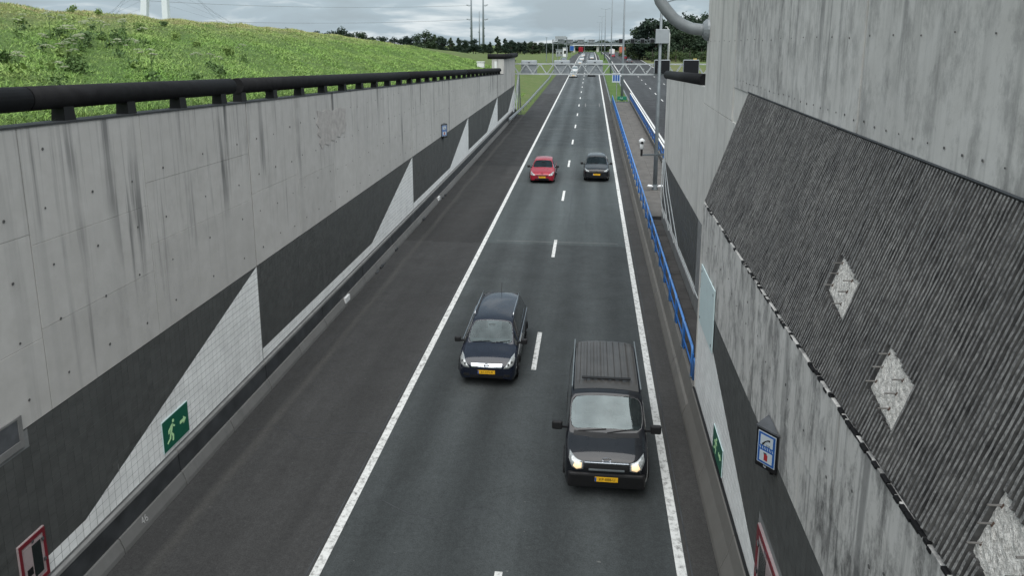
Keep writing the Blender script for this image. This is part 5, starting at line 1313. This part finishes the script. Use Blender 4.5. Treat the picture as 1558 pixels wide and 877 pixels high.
pylon('slim tubular power pylon with arms pointing right above the trees', P2.x, 700, 62, [(zA, 4.6), (zB, 4.6), (zC, 1.6), (zD, 1.6)], 1)
q_ = onY(729.5, 60, 1000); pylon('shorter distant tubular pylon between the tall pair', q_.x, 1000, onY(729, 17, 1000).z-5, [(22, 2.0)], -1, 1.0)
def wire(label, a, b, sag, grp):
    a, b = Vector(a), Vector(b); P = [a.lerp(b, t)+Vector((0, 0, -sag*4*t*(1-t))) for t in np.linspace(0, 1, 24)]
    tag(MB().tube(P, 0.10, 4).build('power_line', M['wire']), label, 'power line', grp)
for z_ in (zA, zB):
    for dx_ in (-4.6, -3.4):
        wire('thin sagging power line running left from the tubular pylons', (P1.x+dx_, 700, z_+5), (P1.x-430+dx_, 560, z_+5+(16 if z_ == zA else 12)), 9, 'power lines from the pylons')
# cable-stayed bridge tower on the horizon behind the bank
bt = thing('bridge_tower', 'white cable-stayed bridge tower rising behind the grass bank', 'bridge')
BY = 420.0
l0, l1 = onY(220, 26, BY), onY(220.5, 0, BY); r0_, r1_ = onY(253, 28, BY), onY(251.5, 0, BY)
def leg(a, b, w):
    a = a+(a-b).normalized()*12*0+Vector((0, 0, 0)); d = (b-a)/(b.z-a.z); base = a-d*(a.z-4.5); top = a+d*(62-a.z)
    MB().hexa([base+Vector((-w, -1.5, 0)), base+Vector((w, -1.5, 0)), base+Vector((w, 1.5, 0)), base+Vector((-w, 1.5, 0)), top+Vector((-w*0.8, -1.5, 0)), top+Vector((w*0.8, -1.5, 0)), top+Vector((w*0.8, 1.5, 0)), top+Vector((-w*0.8, 1.5, 0))]).build('tower_leg', M['concrete_white'], bt, bevel=0.2); return top
t1 = leg(l0, l1, 2.1); t2 = leg(r0_, r1_, 1.85)
MB().box(t1.x, t2.x, BY-1.2, BY+1.2, 50, 53).build('cross_beam', M['concrete_white'], bt)
for k in range(6):
    z_ = 58-k*5; MB().tube([(t1.x, BY, z_), (t1.x-22-k*9*1.0-14, BY, 8)], 0.05, 5).build('stay_cable', M['steel_far'], bt)
    MB().tube([(t2.x, BY, z_), (t2.x+24+k*9, BY+40, 8)], 0.05, 5).build('stay_cable', M['steel_far'], bt)
MB().box(t1.x-120, t2.x+60, BY-6, BY+6, 7.2, 8.4).build('deck', M['concrete_white'], bt)

# ================================================================== TREES
def leaf_cloud(n, size, blobs, flat=1.0):
    """n leaf faces spread through a set of ellipsoids (cx,cy,cz,rx,ry,rz)"""
    w = np.array([b[3]*b[4]*b[5] for b in blobs])**0.8; w /= w.sum()
    idx = rng.choice(len(blobs), n, p=w); B = np.array(blobs)[idx]
    d = rng.normal(size=(n, 3)); d /= np.linalg.norm(d, axis=1)[:, None]
    rad = rng.random(n)**0.45*(0.9+0.25*rng.random(n))
    c = B[:, :3]+d*B[:, 3:]*rad[:, None]
    u = rng.normal(size=(n, 3)); u /= np.linalg.norm(u, axis=1)[:, None]
    v = np.cross(u, rng.normal(size=(n, 3))); v /= np.linalg.norm(v, axis=1)[:, None]
    s = size*(0.6+0.8*rng.random(n))[:, None]
    V = np.stack([c-u*s-v*s*0.6, c+u*s-v*s*0.5, c+u*s*0.7+v*s*0.7, c-u*s*0.6+v*s*0.6], 1).reshape(-1, 3)
    F = np.arange(4*n).reshape(-1, 4)
    return V, F
def np_mesh(name, V, F, mat):
    me = bpy.data.meshes.new(name); nV, nF = len(V), len(F); k = F.shape[1]
    me.vertices.add(nV); me.vertices.foreach_set('co', V.astype(np.float32).ravel())
    me.loops.add(nF*k); me.loops.foreach_set('vertex_index', F.astype(np.int32).ravel())
    me.polygons.add(nF); me.polygons.foreach_set('loop_start', np.arange(0, nF*k, k, dtype=np.int32))
    try: me.polygons.foreach_set('loop_total', np.full(nF, k, dtype=np.int32))
    except Exception: pass
    me.update(calc_edges=True); me.materials.append(mat); return me
def tree_variant(kind, n=1500):
    bl = []
    if kind == 'round':
        for k in range(22):
            a = rng.random()*6.28; rr = rng.random()**0.5*0.36; z = 0.14+0.76*rng.random()**0.9; q = 1-abs(z-0.45)*1.0
            bl.append((math.cos(a)*rr*q, math.sin(a)*rr*q, z, 0.13+0.07*rng.random(), 0.13+0.07*rng.random(), 0.10+0.05*rng.random()))
    elif kind == 'tall':
        for k in range(16):
            a = rng.random()*6.28; z = 0.16+0.78*k/15; rr = 0.16*(1-abs(z-0.45))*rng.random()
            bl.append((math.cos(a)*rr, math.sin(a)*rr, z, 0.15*(1.15-z*0.75), 0.15*(1.15-z*0.75), 0.075))
    else:
        for k in range(14):
            a = rng.random()*6.28; rr = rng.random()**0.5*0.5; z = 0.15+0.6*rng.random()*(1-rr)
            bl.append((math.cos(a)*rr, math.sin(a)*rr, z, 0.20, 0.20, 0.16))
    V, F = leaf_cloud(n, 0.026, bl)
    cm = np_mesh('crown', V, F, M['leaf_dark' if kind != 'bush' else 'leaf_mid'])
    m = MB(); m.tube([(0, 0, -0.03), (0.01, 0, 0.3), (0, 0.01, 0.75)], [0.030, 0.022, 0.008], 7)
    for k in range(5):
        b = bl[int(rng.integers(len(bl)))]; m.tube([(0, 0, 0.2+0.08*k), (b[0]*0.5, b[1]*0.5, b[2]*0.8+0.04), (b[0], b[1], b[2])], [0.014, 0.009, 0.003], 5)
    tm = m.mesh('trunk'); tm.materials.append(M['bark']); return cm, tm
VAR = {k: [tree_variant(k, 2600 if k != 'bush' else 1300) for _ in range(3 if k == 'round' else 2)] for k in ('round', 'tall', 'bush')}
def tree(kind, label, X, Y, h, group, wide=1.0, mat=None):
    cm, tm = random.choice(VAR[kind]); z = terrain(X, Y)
    r = thing('bush' if kind == 'bush' else 'tree', label, 'bush' if kind == 'bush' else 'tree', group, loc=(X, Y, z-0.05), rot=(0, 0, random.random()*6.28)); r.scale = (h*wide, h*wide, h)
    link_mesh('crown', cm, None, r); link_mesh('trunk', tm, None, r)
# skyline read from the photograph: (pixel x, pixel y of the tree top, distance, kind)
LT = [(433, 43, 330, 'round'), (466, 50, 360, 'round'), (484, 46, 350, 'round'), (500, 49, 360, 'round'), (516, 41, 340, 'round'), (533, 50, 380, 'round'), (549, 48, 360, 'round'), (565, 55, 400, 'round'), (580, 55, 400, 'round'),
      (600, 56, 400, 'round'), (618, 54, 390, 'round'), (633, 53, 390, 'round'), (646, 46, 380, 'round'), (660, 52, 380, 'tall'), (672, 54, 390, 'round'), (686, 57, 400, 'tall'), (698, 57, 390, 'tall'), (706, 60, 400, 'round'), (720, 58, 380, 'round'),
      (736, 66, 420, 'round'), (746, 63, 400, 'tall'), (757, 55, 410, 'tall'), (769, 58, 410, 'tall'), (778, 60, 400, 'round'), (788, 63, 420, 'round'), (798, 62, 400, 'tall'), (810, 62, 420, 'round'), (822, 64, 420, 'round'), (832, 65, 430, 'round')]
for (a, b, d, k) in LT:
    p_ = onY(a, b, d); tree(k, {'round': 'dark rounded tree in the row behind the meadow', 'tall': 'dark narrow pointed tree in the row behind the meadow'}[k], p_.x, d, p_.z-terrain(p_.x, d), 'tree row behind the meadow', 1.15 if k == 'round' else 1.0)
x_ = 440.0
while x_ < 870:
    p_ = onY(x_, 68+random.uniform(-1, 4), 440); tree('round', 'dark tree deep in the wood behind the meadow', p_.x, 440+random.uniform(-15, 25), p_.z-5.4+1.0, 'wood behind the meadow', 1.7); x_ += 9
MT = [(850, 66), (866, 70), (880, 64), (892, 66), (905, 68), (917, 64), (930, 66), (943, 64), (957, 63)]
MT += [(840+7*k, 67+random.uniform(-3, 3)) for k in range(19)]
for a, b in MT:
    p_ = onY(a, b, 600); tree('round', 'dark tree in the wood behind the overpass', p_.x, 600+random.uniform(-20, 20), p_.z-5.2+1.5, 'wood behind the overpass', 1.9)
RT = [(974, 36, 285, 'round'), (987, 29, 280, 'round'), (1000, 29, 275, 'round'), (1013, 33, 285, 'round'), (1030, 27, 300, 'round'), (1043, 21, 300, 'round'), (1056, 24, 290, 'round'), (1068, 22, 285, 'round'), (1082, 20, 290, 'round'), (1022, 44, 270, 'round'), (1046, 45, 270, 'round'), (1072, 44, 268, 'round'), (966, 56, 300, 'round'), (1100, 24, 290, 'round')]+[(1116+15*k, 22+random.uniform(-3, 8), 285+random.uniform(-8, 12), 'round') for k in range(9)]
for (a, b, d, k) in RT:
    p_ = onY(a, b, d); tree(k, 'tall dark broadleaf tree in the wood right of the far carriageway', p_.x, d, p_.z-terrain(p_.x, d)+0.3, 'wood right of the far carriageway', 1.0)
for (a, b, d) in ((993, 71, 262), (1029, 71, 255), (1050, 73, 252), (1012, 74, 262), (972, 78, 285), (1068, 70, 255), (1082, 72, 255), (1040, 66, 268), (1006, 66, 275), (978, 66, 290), (963, 70, 305), (952, 72, 320)):
    p_ = onY(a, b, d); tree('bush', 'rounded bush along the foot of the right-hand wood', p_.x, d, p_.z-terrain(p_.x, d)+0.8, 'bushes along the right-hand wood', 1.3)

# ================================================================== BANK VEGETATION
def on_ground(px_, py_):
    d = ray(px_, py_); t = 0.010; prev = t
    while t < 0.25:
        x, y, z = d[0]*t, d[1]*t, CAM_H+d[2]*t
        if x < -9.9 and z <= terrain(x, y): return x, y
        t *= 1.004
    return None
Zs = 3.895
UM = [(143, 150), (100, 192), (300, 192), (430, 222), (380, 214), (405, 262), (258, 276), (490, 272), (470, 325), (705, 310), (290, 388), (400, 391), (450, 397), (825, 387), (730, 177), (550, 150), (905, 450), (355, 487), (790, 370), (850, 240), (1300, 430), (1170, 447), (650, 255), (520, 210), (745, 205), (115, 425), (430, 375), (1245, 375), (1440, 330), (600, 205)]
for (a, b) in UM:
    g_ = on_ground(a/Zs, b/Zs+9)
    if not g_: continue
    x, y = g_; z = terrain(x, y); hgt = random.uniform(0.55, 0.95)
    o = thing('hogweed_plant', 'white umbel flower plant standing among grass on the bank', 'flower', 'white umbel flowers on the bank', loc=(x, y, z-0.03))
    m = MB(); m.tube([(0, 0, 0), (0.02, 0, hgt*0.6), (0.0, 0.02, hgt)], [0.014, 0.010, 0.006], 5)
    heads = [(0, 0.02, hgt, random.uniform(0.10, 0.17))]
    for k in range(random.randint(1, 3)):
        an = random.random()*6.28; e = (0.16*math.cos(an), 0.16*math.sin(an), hgt*random.uniform(0.78, 0.95)); m.tube([(0, 0, hgt*0.55), e], 0.007, 4); heads.append(e+(random.uniform(0.05, 0.10),))
    m.build('stem', M['leaf_weed'], o)
    for (hx, hy, hz, hr) in heads:
        n = 46; ang = rng.random(n)*6.28; rad = np.sqrt(rng.random(n))*hr; c = np.stack([hx+np.cos(ang)*rad, hy+np.sin(ang)*rad, hz-rad*rad/hr*0.35+rng.random(n)*0.02], 1); s = 0.018
        V = np.stack([c+np.array([-s, -s, 0]), c+np.array([s, -s, 0.006]), c+np.array([s, s, 0]), c+np.array([-s, s, -0.006])], 1).reshape(-1, 3)
        link_mesh('umbel', np_mesh('umbel', V, np.arange(4*n).reshape(-1, 4), M['umbel']), None, o)
    V, F = leaf_cloud(30, 0.05, [(0, 0, 0.2, 0.2, 0.2, 0.15)]); link_mesh('leaves', np_mesh('leaves', V, F, M['leaf_weed']), None, o)
WD = [(100, 88), (158, 62), (183, 68), (10, 98), (118, 112), (30, 36), (75, 14), (150, 24), (110, 20), (130, 70), (335, 115), (300, 72), (250, 40), (265, 62), (88, 60), (210, 50), (350, 85)]
for i, (a, b) in enumerate(WD):
    g_ = on_ground(a, b)
    if not g_: continue
    x, y = g_; s = random.uniform(0.35, 0.7)
    V, F = leaf_cloud(260, 0.035, [(random.uniform(-.3, .3)*s, random.uniform(-.3, .3)*s, s*random.uniform(0.25, 0.7), 0.34*s, 0.34*s, 0.28*s) for _ in range(6)])
    o = thing('weed_clump', 'dark leafy weed clump growing in the grass bank', 'weed', 'weed clumps on the bank', loc=(x, y, terrain(x, y)-0.04)); link_mesh('leaves', np_mesh('leaves', V, F, M['leaf_weed']), None, o)
    MB().tube([(0, 0, 0), (0.02, 0.02, s*0.9)], [0.012, 0.004], 5).build('stem', M['leaf_weed'], o)
def grass():
    N1 = 240000
    y = 7+(rng.random(N1)**1.7)*120; d = rng.random(N1)**1.25*30; x = -9.95-d
    keep = (y < WALL_END-0.5) | (x < -11)
    x, y = x[keep], y[keep]; n = len(x)
    z = np.array([terrain(a, b) for a, b in zip(x, y)])
    hgt = (0.04+0.11*rng.random(n)**2)*(1+0.5*np.clip((-x-26)/8, 0, 1)); clump = 0.5+0.5*np.sin(x*1.3+np.sin(y*0.9)*2)*np.sin(y*1.1+x*0.4); hgt *= 0.8+0.4*clump
    V = []; 
    an = rng.random(n)*6.28; lean = rng.normal(size=(n, 2))*0.10; w = 0.006+0.007*rng.random(n)+y*0.0003
    b = np.stack([x, y, z-0.02], 1); side = np.stack([np.cos(an)*w, np.sin(an)*w, 0*w], 1); tip = b+np.stack([lean[:, 0], lean[:, 1], hgt], 1)
    b2 = b+np.stack([rng.normal(size=n)*0.05, rng.normal(size=n)*0.05, 0*w], 1); tip2 = b2+np.stack([-lean[:, 1]*1.4, lean[:, 0]*1.4, hgt*0.75], 1); side2 = np.stack([-np.sin(an)*w, np.cos(an)*w, 0*w], 1)
    V = np.stack([b-side, b+side, tip, b2-side2, b2+side2, tip2], 1).reshape(-1, 3); F = np.arange(6*n).reshape(-1, 3)
    me = np_mesh('grass', V, F, M['blade'])
    dry = np.repeat(np.clip((-x-19)/12, 0, 1)*0.9+rng.random(n)*0.25, 6); sh = np.repeat(rng.random(n), 6)
    for nm, arr in (('dry', dry), ('shade', sh)):
        at = me.attributes.new(nm, 'FLOAT', 'POINT'); at.data.foreach_set('value', arr.astype(np.float32))
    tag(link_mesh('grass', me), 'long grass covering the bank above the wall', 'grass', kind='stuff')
grass()
